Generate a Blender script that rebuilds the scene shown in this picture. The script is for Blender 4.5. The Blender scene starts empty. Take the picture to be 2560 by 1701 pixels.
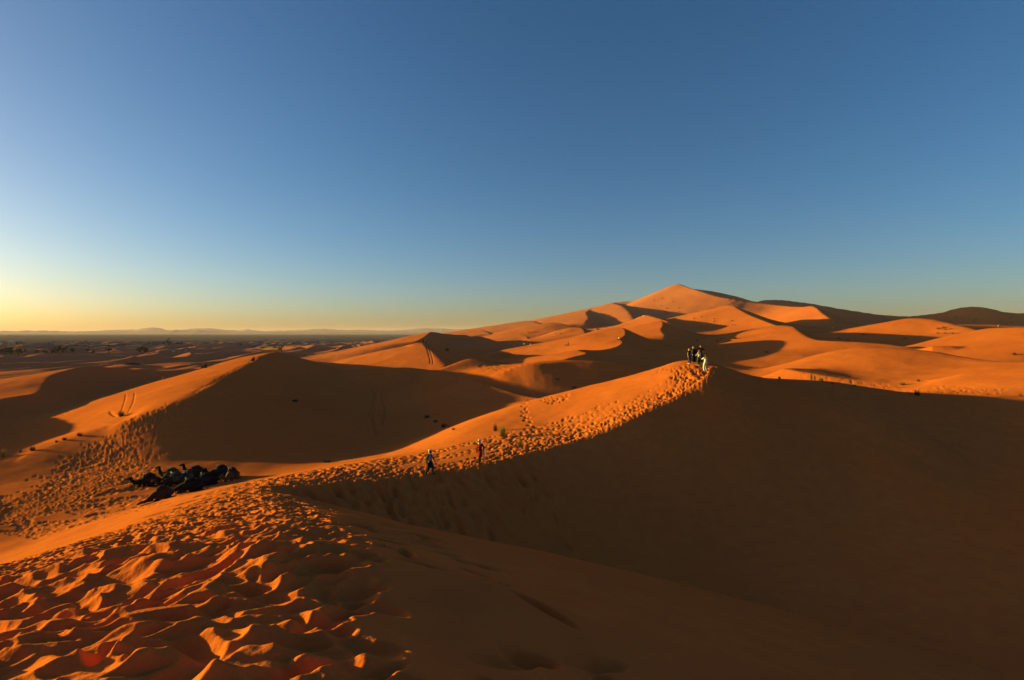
import bpy, bmesh, math, random
import numpy as np
from mathutils import Vector, Matrix
# ---------------------------------------------------------------- camera model
EYE = 15.5                      # metres above the gravel plain
PITCH = math.radians(0.76)
FPX = 1280.0
CP, SP = math.cos(PITCH), math.sin(PITCH)

def at(u, v, d):
    """a traced photo point (2560 px wide) put d metres out along the view -> x, y, z relative to the eye"""
    x = (u - 1280.0) / FPX; q = -(v - 850.5) / FPX
    return (x * d, (CP + q * SP) * d, (-SP + q * CP) * d)

def P(*pts):
    out = []
    for p in pts:
        out.append(at(*p[:3]) if len(p) == 3 else p[:3])
    return np.array(out, float)

def X(x, y, z): return (x, y, z, 1)      # already metres, z relative to the eye

# ---------------------------------------------------------------- noise
def _hash(ix, iy, seed):
    n = (ix.astype(np.int64) * 374761393 + iy.astype(np.int64) * 668265263 + seed * 974711) & 0x7fffffff
    n = ((n ^ (n >> 13)) * 1274126177) & 0x7fffffff
    n = n ^ (n >> 16)
    return (n & 0xffff).astype(np.float32) / 32768.0 - 1.0

def vnoise(x, y, seed=0):
    fx, fy = np.floor(x), np.floor(y)
    ix, iy = fx.astype(np.int64), fy.astype(np.int64)
    tx, ty = (x - fx).astype(np.float32), (y - fy).astype(np.float32)
    tx = tx * tx * tx * (tx * (tx * 6 - 15) + 10); ty = ty * ty * ty * (ty * (ty * 6 - 15) + 10)
    a = _hash(ix, iy, seed); b = _hash(ix + 1, iy, seed); c = _hash(ix, iy + 1, seed); d = _hash(ix + 1, iy + 1, seed)
    return (a + (b - a) * tx) + ((c + (d - c) * tx) - (a + (b - a) * tx)) * ty

def fbm(x, y, seed, octs=3):
    s, amp = 0, 1.0
    for o in range(octs):
        s = s + amp * vnoise(x * 2 ** o + 17.3 * o, y * 2 ** o - 9.1 * o, seed + o); amp *= .5
    return s

def sstep(a, b, x):
    t = np.clip((x - a) / (b - a), 0, 1); return t * t * (3 - 2 * t)

def smax(a, b, k):
    h = np.maximum(k - np.abs(a - b), 0) / k
    return np.maximum(a, b) + h * h * k * .25

# ---------------------------------------------------------------- ridges
def catmull(p, n):
    p = np.asarray(p, float)
    ext = np.vstack([2 * p[0] - p[1], p, 2 * p[-1] - p[-2]])
    out = []
    for i in range(len(p) - 1):
        p0, p1, p2, p3 = ext[i], ext[i + 1], ext[i + 2], ext[i + 3]
        for t in np.linspace(0, 1, n, endpoint=False):
            out.append(.5 * ((2 * p1) + (-p0 + p2) * t + (2 * p0 - 5 * p1 + 4 * p2 - p3) * t * t + (-p0 + 3 * p1 - 3 * p2 + p3) * t ** 3))
    out.append(p[-1])
    return np.array(out)

RIDGES = []
def ridge(name, pts, L, R, k=1.0, n=5, ov=None, end=(.25, .25)):
    """crest polyline; L / R = (slope near crest, width, slope beyond, softness, rounding) to the left / right of travel.
    ov: {vertex: (L or None, R or None)} overrides"""
    m = len(pts)
    Ls = np.array([L] * m, float); Rs = np.array([R] * m, float)
    if ov:
        for i, (l, r) in ov.items():
            if l: Ls[i] = l
            if r: Rs[i] = r
    fine = catmull(np.column_stack([pts, np.arange(m)]), 24)
    seg = np.hypot(np.diff(fine[:, 0]), np.diff(fine[:, 1]))
    cum = np.concatenate([[0], np.cumsum(seg)])
    dist = np.hypot(fine[:, 0], fine[:, 1])
    dens = np.concatenate([[0], np.cumsum(seg / np.maximum(.45, .011 * .5 * (dist[1:] + dist[:-1])))])   # shorter pieces near the eye
    q = np.interp(np.linspace(0, dens[-1], max(8, int(dens[-1]) + 1)), dens, np.arange(len(dens)))
    c = np.stack([np.interp(q, np.arange(len(fine)), fine[:, j]) for j in range(3)], 1)
    idx = np.interp(q, np.arange(len(fine)), np.linspace(0, m - 1, len(fine)))
    li = np.stack([np.interp(idx, np.arange(m), Ls[:, j]) for j in range(5)], 1)
    ri = np.stack([np.interp(idx, np.arange(m), Rs[:, j]) for j in range(5)], 1)
    RIDGES.append((name, c, li, ri, k, end))

def prof(s, t1, w, t2, q, r):
    e = (s - w) / q
    sp = np.where(e > 15, e, np.log1p(np.exp(np.minimum(e, 15)))) * q
    return t1 * (np.sqrt(s * s + r * r) - r) + (t2 - t1) * (sp - np.log1p(np.exp(-w / q)) * q)

def eval_ridge(R, x, y, cx, cy, rad, low):
    """height of one ridge on a small patch (centre cx, cy, radius rad); parts that cannot rise above low are skipped"""
    name, c, li, ri, k, end = R
    mid = .5 * (c[1:] + c[:-1])
    half = .5 * np.hypot(c[1:, 0] - c[:-1, 0], c[1:, 1] - c[:-1, 1])
    dist = np.hypot(mid[:, 0] - cx, mid[:, 1] - cy)
    gap = np.maximum(dist - half - rad, 0)
    zt = np.maximum(c[1:, 2], c[:-1, 2])
    ub = np.maximum(zt - prof(gap, *(.5 * (li[1:] + li[:-1])).T), zt - prof(gap, *(.5 * (ri[1:] + ri[:-1])).T)) + .5
    use = np.nonzero(ub > low - k)[0]
    if not len(use): return None
    dmin = (dist + half).min() + rad
    near = np.nonzero(np.maximum(dist - half - rad, 0) <= dmin * 1.9 + 2)[0]
    f = np.float32
    bd = np.full(x.shape, 1e18, f); wl = np.zeros(x.shape, f)
    cache = []
    last = len(c) - 2
    for i in near:
        a, b = c[i], c[i + 1]
        dx, dy = f(b[0] - a[0]), f(b[1] - a[1])
        rx, ry = x - f(a[0]), y - f(a[1])
        l2 = dx * dx + dy * dy + f(1e-9)
        tt = (rx * dx + ry * dy) / l2
        t = np.clip(tt, 0, 1)
        ex, ey = rx - t * dx, ry - t * dy
        d2 = ex * ex + ey * ey
        cr = dx * ry - dy * rx
        nr = d2 < bd
        w = (cr > 0).astype(f)
        if i == 0 or i == last:                       # round the ends of the crest the two sides blend
            e = (tt < 0) if i == 0 else (tt > 1)
            if i == 0 and i == last: e = (tt < 0) | (tt > 1)
            w = np.where(e, .5 + .5 * cr / (np.sqrt(l2 * d2) + f(1e-6)), w)
        pe = 0
        if i == 0: pe = np.maximum(-tt, 0) * np.sqrt(l2) * f(end[0])
        if i == last: pe = pe + np.maximum(tt - 1, 0) * np.sqrt(l2) * f(end[1])
        wl = np.where(nr, w, wl)
        bd = np.where(nr, d2, bd)
        cache.append((i, t, np.sqrt(d2), np.sqrt(l2), pe))
    sm = np.sqrt(bd)
    inv = 1 / (f(.16) * sm + f(.12))
    W = np.zeros(x.shape, f); Z = np.zeros(x.shape, f); pl = np.zeros((5,) + x.shape, f); pr = np.zeros((5,) + x.shape, f)
    past = np.zeros(x.shape, f)
    for i, t, s, ln, pe in cache:
        wt = ln * np.exp(-np.minimum((s - sm) * inv, 30))
        if not (wt > 1e-5).any(): continue
        W += wt
        if i == 0 or i == last: past += wt * pe
        Z += wt * (f(c[i][2]) + f(c[i + 1][2] - c[i][2]) * t)
        for j in range(5):
            pl[j] += wt * (f(li[i][j]) + f(li[i + 1][j] - li[i][j]) * t)
            pr[j] += wt * (f(ri[i][j]) + f(ri[i + 1][j] - ri[i][j]) * t)
    Z /= W; past /= W; pl /= W; pr /= W
    return Z - past - (prof(sm, *pl) * wl + prof(sm, *pr) * (1 - wl))

BASE = []
def base_h(x, y):
    num = np.zeros(x.shape, np.float32); den = np.zeros(x.shape, np.float32)
    for bx, by, bz, rr in BASE:
        d2 = ((x - np.float32(bx)) ** 2 + (y - np.float32(by)) ** 2) / np.float32(rr * rr)
        w = 1 / (d2 * d2 + np.float32(.02))
        num += w * np.float32(bz); den += w
    return num / den
# ================================================================ the dunes (traced)
WIND = (.13, 8, .30, 3, .6)
SLIP = (.55, 14, .10, 5, .25)
BASE += [(-32, 42, -12.95, 10), (-22, 47, -13.2, 9), (-14, 47, -12.9, 7), (-20, 68, -15, 16), (-22, 92, -14.5, 18), (-66, 58, -14.8, 14),
         (-20, 20, -11, 8), (-38, 30, -13.2, 10), (18, 22, -16, 12), (34, 34, -14.5, 12), (60, 30, -13, 20), (24, -10, -15, 20), (9, 29, -15, 8),
         (12, 110, -11.4, 18), (36, 84, -10.6, 16), (110, 165, -6.5, 30), (60, 72, -8.7, 12), (82, 82, -10.2, 14), (50, 130, -8.8, 20), (66, 128, -10, 14), (95, 70, -9, 18),
         (60, 210, -6.5, 40), (140, 260, -6, 60), (230, 330, 0, 80), (160, 450, 2, 80), (300, 480, 6, 100), (420, 520, 8, 120),
         (5, 180, -11, 30), (0, 240, -9.5, 40), (40, 380, -4, 70), (-40, 160, -11.5, 20),
         (-90, 110, -13.2, 18), (-110, 180, -12.8, 50), (-200, 250, -14, 90), (-300, 500, -15, 150), (-100, 400, -14, 120), (-60, 700, -15.2, 150),
         (-500, 900, -15.5, 300), (100, 800, -2, 150), (300, 900, 20, 150), (0, 1300, -15.5, 300), (-2000, 4000, -15.5, 3000), (2000, 4000, -15.5, 3000),
         (700, 900, 10, 250), (-300, 100, -13, 120), (-150, 0, -13, 60), (300, 100, -8, 120), (0, -150, -10, 80)]

# camera ridge that swings round into the main lit ridge
ridge('main', P(X(9, -45, -5), X(5, -20, -2.6), X(1.0, -6, -1.75), X(-.75, 0, -1.64), X(-1.75, 2.6, -1.80), X(-3.1, 6, -2.58), X(-5.2, 11, -3.95), X(-8.8, 18, -5.95),
                X(-12.2, 25, -7.8), X(-13.5, 28.5, -8.8), (700, 1216, 31), (818, 1204, 33.3), (965, 1193, 35.6), (1162, 1169, 37.8), (1266, 1142, 39.6),
                (1388, 1110, 42), (1492, 1080, 44), (1596, 1030, 46), (1665, 1000, 47.6), (1722, 970, 49), (1766, 940, 50.5), (1784, 914, 54), (1822, 922, 56), (1880, 940, 57), (1949, 948, 58), (2068, 956, 60), (2157, 971, 60), (2246, 984, 58.5), (2305, 990, 58), (2453, 994, 57), (2560, 994, 57), (2800, 994, 58)),
      (.04, 7, .34, 2.5, .5), (.65, 15, .16, 4, .3), k=1.2,
      ov={0: ((.1, 5, .35, 2, 2), (.25, 12, .3, 4, 2)), 1: ((.08, 5, .35, 2, 2), (.40, 10, .42, 4, 1.5)), 2: ((.07, 5, .35, 2, 1.5), (.46, 8, .24, 4, 1)), 3: ((.04, 6, .36, 2, 1), (.38, 7, .31, 3, .8)),
          4: ((-.01, 6, .36, 1.6, .8), (.38, 7, .31, 3, .7)), 5: ((-.01, 5.8, .38, 1.4, .8), (.38, 7, .31, 3, .7)), 6: ((-.01, 5.4, .38, 1.4, .8), (.38, 8, .31, 3, .7)),
          7: ((.0, 4.8, .38, 1.4, .8), (.38, 8, .31, 3, .7)), 8: ((.02, 3.6, .38, 1.2, .8), (.38, 8, .44, 3, .7)), 9: ((.06, 2.8, .36, 1.2, .8), (.34, 7, .4, 3, .7)),
          10: ((.06, 2.5, .3, 1.2, .8), (.32, 6, .4, 3, .7)), 11: ((.05, 4, .25, 1.2, .6), (.36, 8, .4, 3, .6)), 12: ((.03, 6, .3, 1.4, .5), (.52, 10, .35, 3, .5)),
          13: ((.02, 7.5, .34, 2, .4), (.63, 12, .25, 4, .4)), 14: ((.01, 9, .34, 2.5, .4), (.66, 14, .2, 4, .3)),
          15: ((.05, 14, .3, 3, .4), None), 16: ((.07, 26, .25, 3, .4), None), 17: ((.06, 30, .25, 3, .4), None), 18: ((.04, 24, .3, 3, .4), None), 19: ((.03, 18, .34, 3, .5), None),
          20: ((.03, 9, .36, 2, .5), None), 21: ((.1, 5, .36, 2, .6), (.55, 12, .2, 3, .5)), 22: ((.12, 5, .3, 2, .8), (.45, 14, .3, 3, 1)),
          **{j: ((.05, 10, .34, 3, 1.5), (.2, 8, .38, 3, 2.)) for j in range(23, 32)}}, end=(.25, .3))
# far lip of the lit face, going off to the left over the saddle
NEAR_LIP = (.03, 4, .55, 2, .8)
ridge('lip', P((1778, 907, 56), (1712, 902, 59), (1635, 923, 62), (1537, 956, 67), (1448, 983, 73), (1370, 997, 80), (1314, 991, 87), (1240, 970, 96), (1177, 950, 105)),
      NEAR_LIP, (.36, 12, .2, 4, .5), k=.8,
      ov={0: ((.02, 4, .6, 2, .6), None), 5: ((.06, 8, .25, 3, .5), None), 6: ((.12, 10, .25, 3, .5), None), 7: ((.2, 10, .3, 3, .5), None), 8: ((.28, 10, .3, 3, .5), None)}, end=(.7, .25))
# far rim of the bowl
ridge('rim', P((1177, 950, 110), (1079, 926, 120), (1026, 918, 121), (990, 919, 121), (895, 928, 121), (810, 926, 122), (740, 906, 124), (690, 884, 128)),
      (.45, 9, .2, 4, .3), (.12, 10, .2, 4, .5), k=1.0)
# rounded ridge at the left with the soft terminator
ridge('left', P(X(-40, 20, -14.2), X(-45, 34, -13.3), (0, 1158, 50), (60, 1140, 52), (160, 1104, 56), (270, 1064, 60), (360, 1032, 62), (486, 982, 69), (549, 949, 80), (632, 903, 106), (682, 881, 122), (690, 884.5, 140), (702, 888, 170), (718, 894, 205), X(-100, 240, -13)),
      (.16, 8, .30, 3, 1.2), (.45, 14, .12, 5, .4), k=1.5,
      ov={0: (None, (.03, 9, .05, 4, 4)), 1: (None, (.03, 9, .05, 4, 4)), 2: (None, (.03, 9, .05, 4, 4)), 3: (None, (.035, 9, .05, 4, 4)), 4: (None, (.045, 9, .06, 4, 4)), 5: (None, (.11, 9, .11, 4, 4.)), 6: (None, (.20, 10, .15, 4, 3)), 7: (None, (.35, 12, .2, 4, 2)), 8: (None, (.45, 14, .15, 4, 1))})
ridge('left_caster', P(X(-112, 0, -11), X(-110, 30, -9.6), X(-108, 64, -7.8), X(-106, 84, -9), X(-105, 98, -13)), WIND, SLIP, k=1.5)
ridge('dark_left', P((60, 985, 90), (95, 974, 96), (122, 941, 108), (160, 928, 117), (217, 917, 126), (297, 922, 136), (390, 926, 150), (470, 926, 165)), (.14, 10, .2, 4, .4), (.5, 9, .12, 4, .3), k=1.0)
# pyramid dune with the two tracks, and its long crest to the right
ridge('pyramid', P((1130, 935, 130), (1112, 917, 142), (1086, 890, 165), (1056, 858, 200), (1096, 865, 218), (1148, 869, 232), (1237, 869, 250), (1282, 870, 262), (1311, 876, 262), (1348, 892, 240)),
      (.17, 14, .22, 5, .5), (.5, 12, .12, 5, .4), k=1.4, ov={0: (None, (.3, 12, .12, 5, 3)), 1: (None, (.36, 12, .12, 5, 3)), 2: (None, (.42, 12, .12, 5, 2))})
ridge('pyramid_wind', P((1056, 858, 200), (1010, 872, 205), (960, 892, 195), (880, 912, 180), (800, 925, 170)), (.2, 14, .2, 5, 1.5), (.14, 14, .2, 5, 1.5), k=2)
ridge('dome', P((1275, 908, 142), (1222, 900, 138), (1175, 895, 133), (1140, 907, 128), (1092, 925, 122)), (.16, 9, .2, 3, 1.2), (.4, 8, .12, 3, .6), k=.8)
ridge('peak_behind', P((1040, 852, 255), (1062, 842, 275), (1079, 831, 300), (1112, 836, 330), (1165, 838, 360)), (.16, 14, .2, 5, .5), (.5, 10, .1, 5, .4), k=1.5)
ridge('dome_behind', P((1120, 858, 290), (1150, 848, 305), (1186, 842, 320), (1215, 846, 335), (1250, 858, 345)), (.14, 16, .2, 5, 2), (.3, 12, .12, 5, 1.5), k=1.5)
# hooked dune
ridge('hook', P((1300, 912, 124), (1380, 903, 135), (1440, 893, 145), (1466, 887, 151), (1447, 878, 168), (1500, 876, 174), (1540, 869, 180), (1556, 858, 187), (1549, 848, 195), (1556, 843, 200), (1563, 834, 210), (1560, 823, 226), (1545, 820, 240), (1500, 826, 252), (1455, 839, 262)),
      (.15, 14, .18, 5, .4), (.5, 12, .1, 5, .3), k=1.2, n=4, ov={13: ((.2, 10, .2, 5, 1), (.4, 12, .1, 5, .5)), 14: ((.2, 10, .2, 5, 1), (.4, 12, .1, 5, .5))})
ridge('small_hook', P((1661, 840, 255), (1652, 825, 278), (1657, 813, 296), (1649, 803, 312), (1610, 812, 335), (1560, 822, 350)), (.16, 14, .18, 5, .4), (.5, 12, .1, 5, .3), k=1.2)
ridge('mid_left', P((1465, 838, 300), (1450, 818, 330), (1400, 826, 340), (1340, 845, 350)), (.15, 12, .2, 5, .6), (.45, 10, .1, 5, .4), k=1.2)
ridge('mid_left_back', P((1450, 822, 380), (1392, 808, 420), (1350, 812, 450)), (.12, 14, .2, 5, 1), (.35, 12, .1, 5, .5), k=2)
# low crest with the far lit strip behind the main ridge
ridge('strip', P((1700, 940, 102), (1660, 932, 104), (1620, 925, 106), (1520, 911, 108), (1430, 906, 109), (1350, 910, 108), (1300, 918, 108), (1250, 935, 107)), (.36, 12, .2, 3, .4), (.04, 10, .12, 3, 1), k=.8)
# the big dune
ridge('big', P((1150, 832, 1080), (1240, 818, 1075), (1323, 802, 1060), (1406, 795, 1040), (1477, 773, 1020), (1531, 758, 1000), (1590, 751, 985), (1626, 739, 960), (1660, 724, 930), (1694, 710.5, 900), (1720, 719, 860), (1744, 726, 820), (1789, 740, 770), (1833, 748, 740), (1887, 756, 720), (1960, 765, 680), (2010, 768, 620), (2033, 766.5, 570), (2058, 785, 530), (2086, 803, 490)),
      (.5, 60, .2, 20, 1), (.34, 120, .16, 50, 1), k=8, n=4)
ridge('big_spur', P((1531, 758, 1000), (1556, 767, 800), (1576, 787, 640), (1584, 812, 500)), (.4, 30, .1, 10, 4), (.22, 60, .2, 20, 3), k=3)
ridge('spur', P((1477, 773, 1020), (1465, 782, 740), (1470, 795, 600), (1462, 806, 500)), (.45, 25, .1, 10, 1), (.16, 60, .2, 20, 1), k=3)
ridge('lobe', P((1668, 803, 380), (1625, 790, 480), (1606, 790, 520), (1594, 805, 500)), (.3, 20, .2, 8, 2), (.35, 20, .1, 8, 1), k=2)
ridge('skyline_left', P((1356, 814, 600), (1346, 809, 640), (1334, 805.5, 690), (1316, 802, 760), (1290, 806, 860)), (.16, 30, .15, 8, 1), (.45, 14, .1, 8, .6), k=1.5)
ridge('skyline_small', P((1224, 834, 420), (1214, 829.5, 450), (1205, 826, 480), (1190, 827, 540)), (.15, 20, .15, 8, 1), (.42, 10, .1, 6, .5), k=1)
ridge('skyline_mid', P((1408, 806, 760), (1432, 797, 820), (1452, 787, 900), (1470, 777, 980)), (.16, 30, .15, 8, 1), (.30, 16, .1, 8, 1), k=2)
ridge('big_behind', P((1690, 716, 960), (1744, 724, 950), (1789, 730.5, 940), (1833, 739, 930), (1887, 754, 900), (1913, 750, 900), (1958, 751, 900), (2023, 758.6, 900), (2082, 769, 890), (2142, 778.5, 880), (2210, 788, 870), (2275, 791, 840), (2349, 782, 800), (2385, 773, 785), (2424, 766, 775), (2468, 770.5, 765), (2513, 781, 760), (2570, 784, 750), (2800, 790, 740)),
      (.2, 60, .2, 20, 1), (.42, 60, .14, 20, 1), k=5, n=3)
# second big dune with its long crest to the right
ridge('second', P((1945, 815, 330), (1893, 796, 370), (1850, 775, 415), (1828, 764.5, 440), (1790, 772, 500), (1744, 780, 560)), (.24, 50, .16, 15, .6), (.45, 30, .12, 10, .5), k=3)
ridge('third', P((2290, 868, 160), (2220, 859, 168), (2157, 855.5, 176), (2085, 855, 186), (2040, 848, 202), (2010, 838, 220), (1990, 824, 245), (1972, 815.5, 268), (1935, 815, 300), (1915, 820, 330)),
      (.19, 20, .14, 6, 1.5), (.5, 16, .12, 5, .5), k=2)
ridge('right_far', P((2455, 832, 245), (2379, 808, 275), (2330, 799, 290), (2284, 796.5, 302), (2240, 802, 318), (2208, 808, 335)), (.22, 24, .2, 6, 3), (.4, 20, .12, 6, .8), k=2)
ridge('right_mid', P((2760, 834, 130), (2620, 825, 150), (2560, 821, 165), (2513, 819, 178), (2441, 827, 195), (2379, 845, 205), (2320, 858, 210), (2278, 866, 214)), (.22, 14, .2, 5, 1.5), (.4, 20, .12, 6, .8), k=1.5)
ridge('right_strip', P((2330, 866, 152), (2376, 865, 150), (2430, 869, 150), (2500, 872, 152), (2570, 875, 152), (2760, 880, 152)), (.05, 8, .14, 3, 1), (.5, 7, .14, 3, .3), k=.6)
ridge('toe', P((1960, 922, 100), (2038, 937, 93), (2142, 952, 88), (2230, 954, 87), (2323, 950, 86)), (.02, 12, .1, 3, .5), (.45, 5, .2, 2, .2), k=.4)
ridge('right_lit', P((2760, 907, 72), (2620, 906, 80), (2560, 903, 85), (2483, 901, 91), (2415, 892, 97), (2305, 874, 106), (2201, 867, 115), (2130, 871, 121), (2044, 891, 130), (1985, 912, 137), (1958, 922, 140)),
      (.2, 22, .14, 5, 1.5), (.42, 16, .12, 5, .8), k=1.2)
ridge('right_near', P((2760, 915, 62), (2560, 922, 70), (2470, 927, 74), (2415, 934, 77), (2370, 944, 79), (2322, 956, 81), (2280, 970, 82)), (.16, 10, .14, 5, 1), (.3, 10, .12, 5, .6), k=.8)
# rim at the right of the near hollow
def field_noise(x, y):
    """small wind-blown dunes: gentle side to the sun, short lee side"""
    out = 0
    for lam, amp, ang, sd, wob in ((52., 2.6, 8, 11, .9), (31., 1.5, -10, 23, .8), (17., .7, 15, 37, .8)):
        a = math.radians(ang); ca, sa = math.cos(a), math.sin(a)
        p = (x * ca - y * sa) / lam + wob * fbm(x / (lam * 1.9), y / (lam * 1.4), sd, 2)
        f = p - np.floor(p)
        w = .74
        tri = np.where(f < w, f / w, (1 - f) / (1 - w))
        tri = tri * tri * (3 - 2 * tri) * .5 + tri * .5
        am = np.clip(.5 + .9 * fbm(x / (lam * 1.3) + 31, y / (lam * 1.1) - 7, sd + 5, 2), 0, 1.5)
        out = out + (1.15 + .6 * sstep(230, 330, y)) * amp * am * (tri - .35)
    return out

def _terrain(x, y):
    z = base_h(x, y)
    r = np.hypot(x, y)
    # dune field away from the traced ridges
    m = sstep(120, 210, y) * (1 - sstep(900, 1500, r)) * (1 - .75 * sstep(20, 90, x)) + .35 * sstep(-60, -110, x) * (1 - sstep(120, 210, y))
    m = np.clip(m, 0, 1) * (1 - .6 * sstep(600, 1000, y) * sstep(0, -200, x))
    idx = m > .001
    if idx.any():
        fz = np.zeros_like(z); fz[idx] = field_noise(x[idx], y[idx]) * m[idx]
        z = z + fz
    cx, cy = .5 * (x.min() + x.max()), .5 * (y.min() + y.max())
    rad = float(np.hypot(x - cx, y - cy).max())
    low = float(z.min())
    for R in RIDGES:
        h = eval_ridge(R, x, y, cx, cy, rad, low)
        if h is not None:
            z = smax(z, h, np.float32(R[4])); low = float(z.min())
    # near hump and dip added to shape a shaded band, then broad irregularity so that no slope is a perfect cone
    z = z + .22 * np.exp(-((y - 5.6 + .12 * x) / .9) ** 2) * sstep(1.5, -.5, x) * sstep(-8, -4, x) - .10 * np.exp(-((y - 3.9 + .2 * x) / .8) ** 2) * sstep(1.5, -.5, x)
    a = np.clip((r - 8) / 120, 0, 1)
    z = z + a * (.35 * fbm(x / 23., y / 23., 71, 2)) + .05 * fbm(x / 4., y / 4., 83, 3) * np.clip(r / 20, 0, 1)
    return z

def terrain(x, y):
    """height relative to the eye, without footprints (2-D arrays are worked through in tiles)"""
    x = np.asarray(x, np.float32); y = np.asarray(y, np.float32)
    if x.ndim < 2: return np.array([_terrain(np.array([a]), np.array([b]))[0] for a, b in zip(np.atleast_1d(x), np.atleast_1d(y))])
    z = np.empty(x.shape, np.float32)
    for i in range(0, x.shape[0], 40):
        for j in range(0, x.shape[1], 60):
            z[i:i + 40, j:j + 60] = _terrain(x[i:i + 40, j:j + 60], y[i:i + 40, j:j + 60])
    return z

# ================================================================ footprints and trampled sand (pressed into the ground sheet)
rng_f = random.Random(11)

class Prints:
    """collects hollows and presses them into the polar height grid"""
    def __init__(self, gx, gy, rr, az, tanu):
        self.gx, self.gy, self.rr, self.az, self.tanu = gx, gy, rr, az, tanu
        self.D = np.zeros(gx.shape, np.float32)
    def win(self, x, y, ext):
        r = math.hypot(x, y)
        if y < .3 or r < 1.2: return None
        t0, t1 = self.tanu[0], self.tanu[-1]; n = len(self.tanu) - 1
        k = n / (t1 - t0)
        tc = x / y; te = ext / y * math.hypot(1, tc)
        j0, j1 = int((tc - te - t0) * k), int((tc + te - t0) * k) + 2
        j0, j1 = max(j0, 0), min(j1, n + 1)
        i0, i1 = np.searchsorted(self.rr, r - ext), np.searchsorted(self.rr, r + ext) + 1
        if j1 <= j0 or i1 <= i0: return None
        return slice(max(i0 - 1, 0), i1), slice(j0, j1)
    def bowl(self, x, y, a, b, ang, depth, rim=.25, hard=True):
        w = self.win(x, y, max(a, b) * 1.8)
        if w is None: return
        dx, dy = self.gx[w] - x, self.gy[w] - y
        c, s = math.cos(ang), math.sin(ang)
        p, q = (dx * c + dy * s) / a, (-dx * s + dy * c) / b
        q2 = p * p + q * q
        D = self.D[w]
        if hard:            # packed hollows meet in soft cusps
            h = depth * (1.02 * q2 - 1 + .35 * p)
            D = np.minimum(D, np.where(q2 < 3.5, h, 9))
            if rim: D = D + depth * rim * np.exp(-((p - 1.25) / .35) ** 2 - (q / .8) ** 2)
        else:
            D = D - depth * np.exp(-1.3 * q2)
        self.D[w] = D
    def soften(self, sigma):
        """dry sand slumps: blur the pressed marks by about sigma metres"""
        n = len(self.tanu); r = self.rr
        D = self.D
        for i0 in range(0, len(r), 40):
            if r[i0] < 1 or r[i0] > 60: continue
            i1 = min(i0 + 40, len(r)); rm = .5 * (r[i0] + r[i1 - 1])
            sa = sigma / (rm * (self.tanu[1] - self.tanu[0]) * .8); sr = sigma / max(r[i0 + 1] - r[i0], 1e-6)
            B = D[i0:i1, :n]
            for s, ax in ((sa, 1), (sr, 0)):
                if s < .35: continue
                k = max(1, int(3 * s)); w = np.exp(-.5 * (np.arange(-k, k + 1) / s) ** 2); w /= w.sum()
                pad = np.pad(B, [(k, k) if a == ax else (0, 0) for a in (0, 1)], mode='edge')
                B = sum(w[m] * (pad[m:m + B.shape[0]] if ax == 0 else pad[:, m:m + B.shape[1]]) for m in range(2 * k + 1))
            D[i0:i1, :n] = B

def project(x, y, z):
    """relative-to-eye point -> traced photo pixel"""
    d = y * CP - z * SP; up = y * SP + z * CP
    return 1280 + FPX * x / d, 850.5 - FPX * up / d

def inside(poly, u, v):
    c = False; n = len(poly)
    for i in range(n):
        (x1, y1), (x2, y2) = poly[i], poly[(i + 1) % n]
        if (y1 > v) != (y2 > v) and u < (x2 - x1) * (v - y1) / (y2 - y1) + x1: c = not c
    return c

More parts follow.
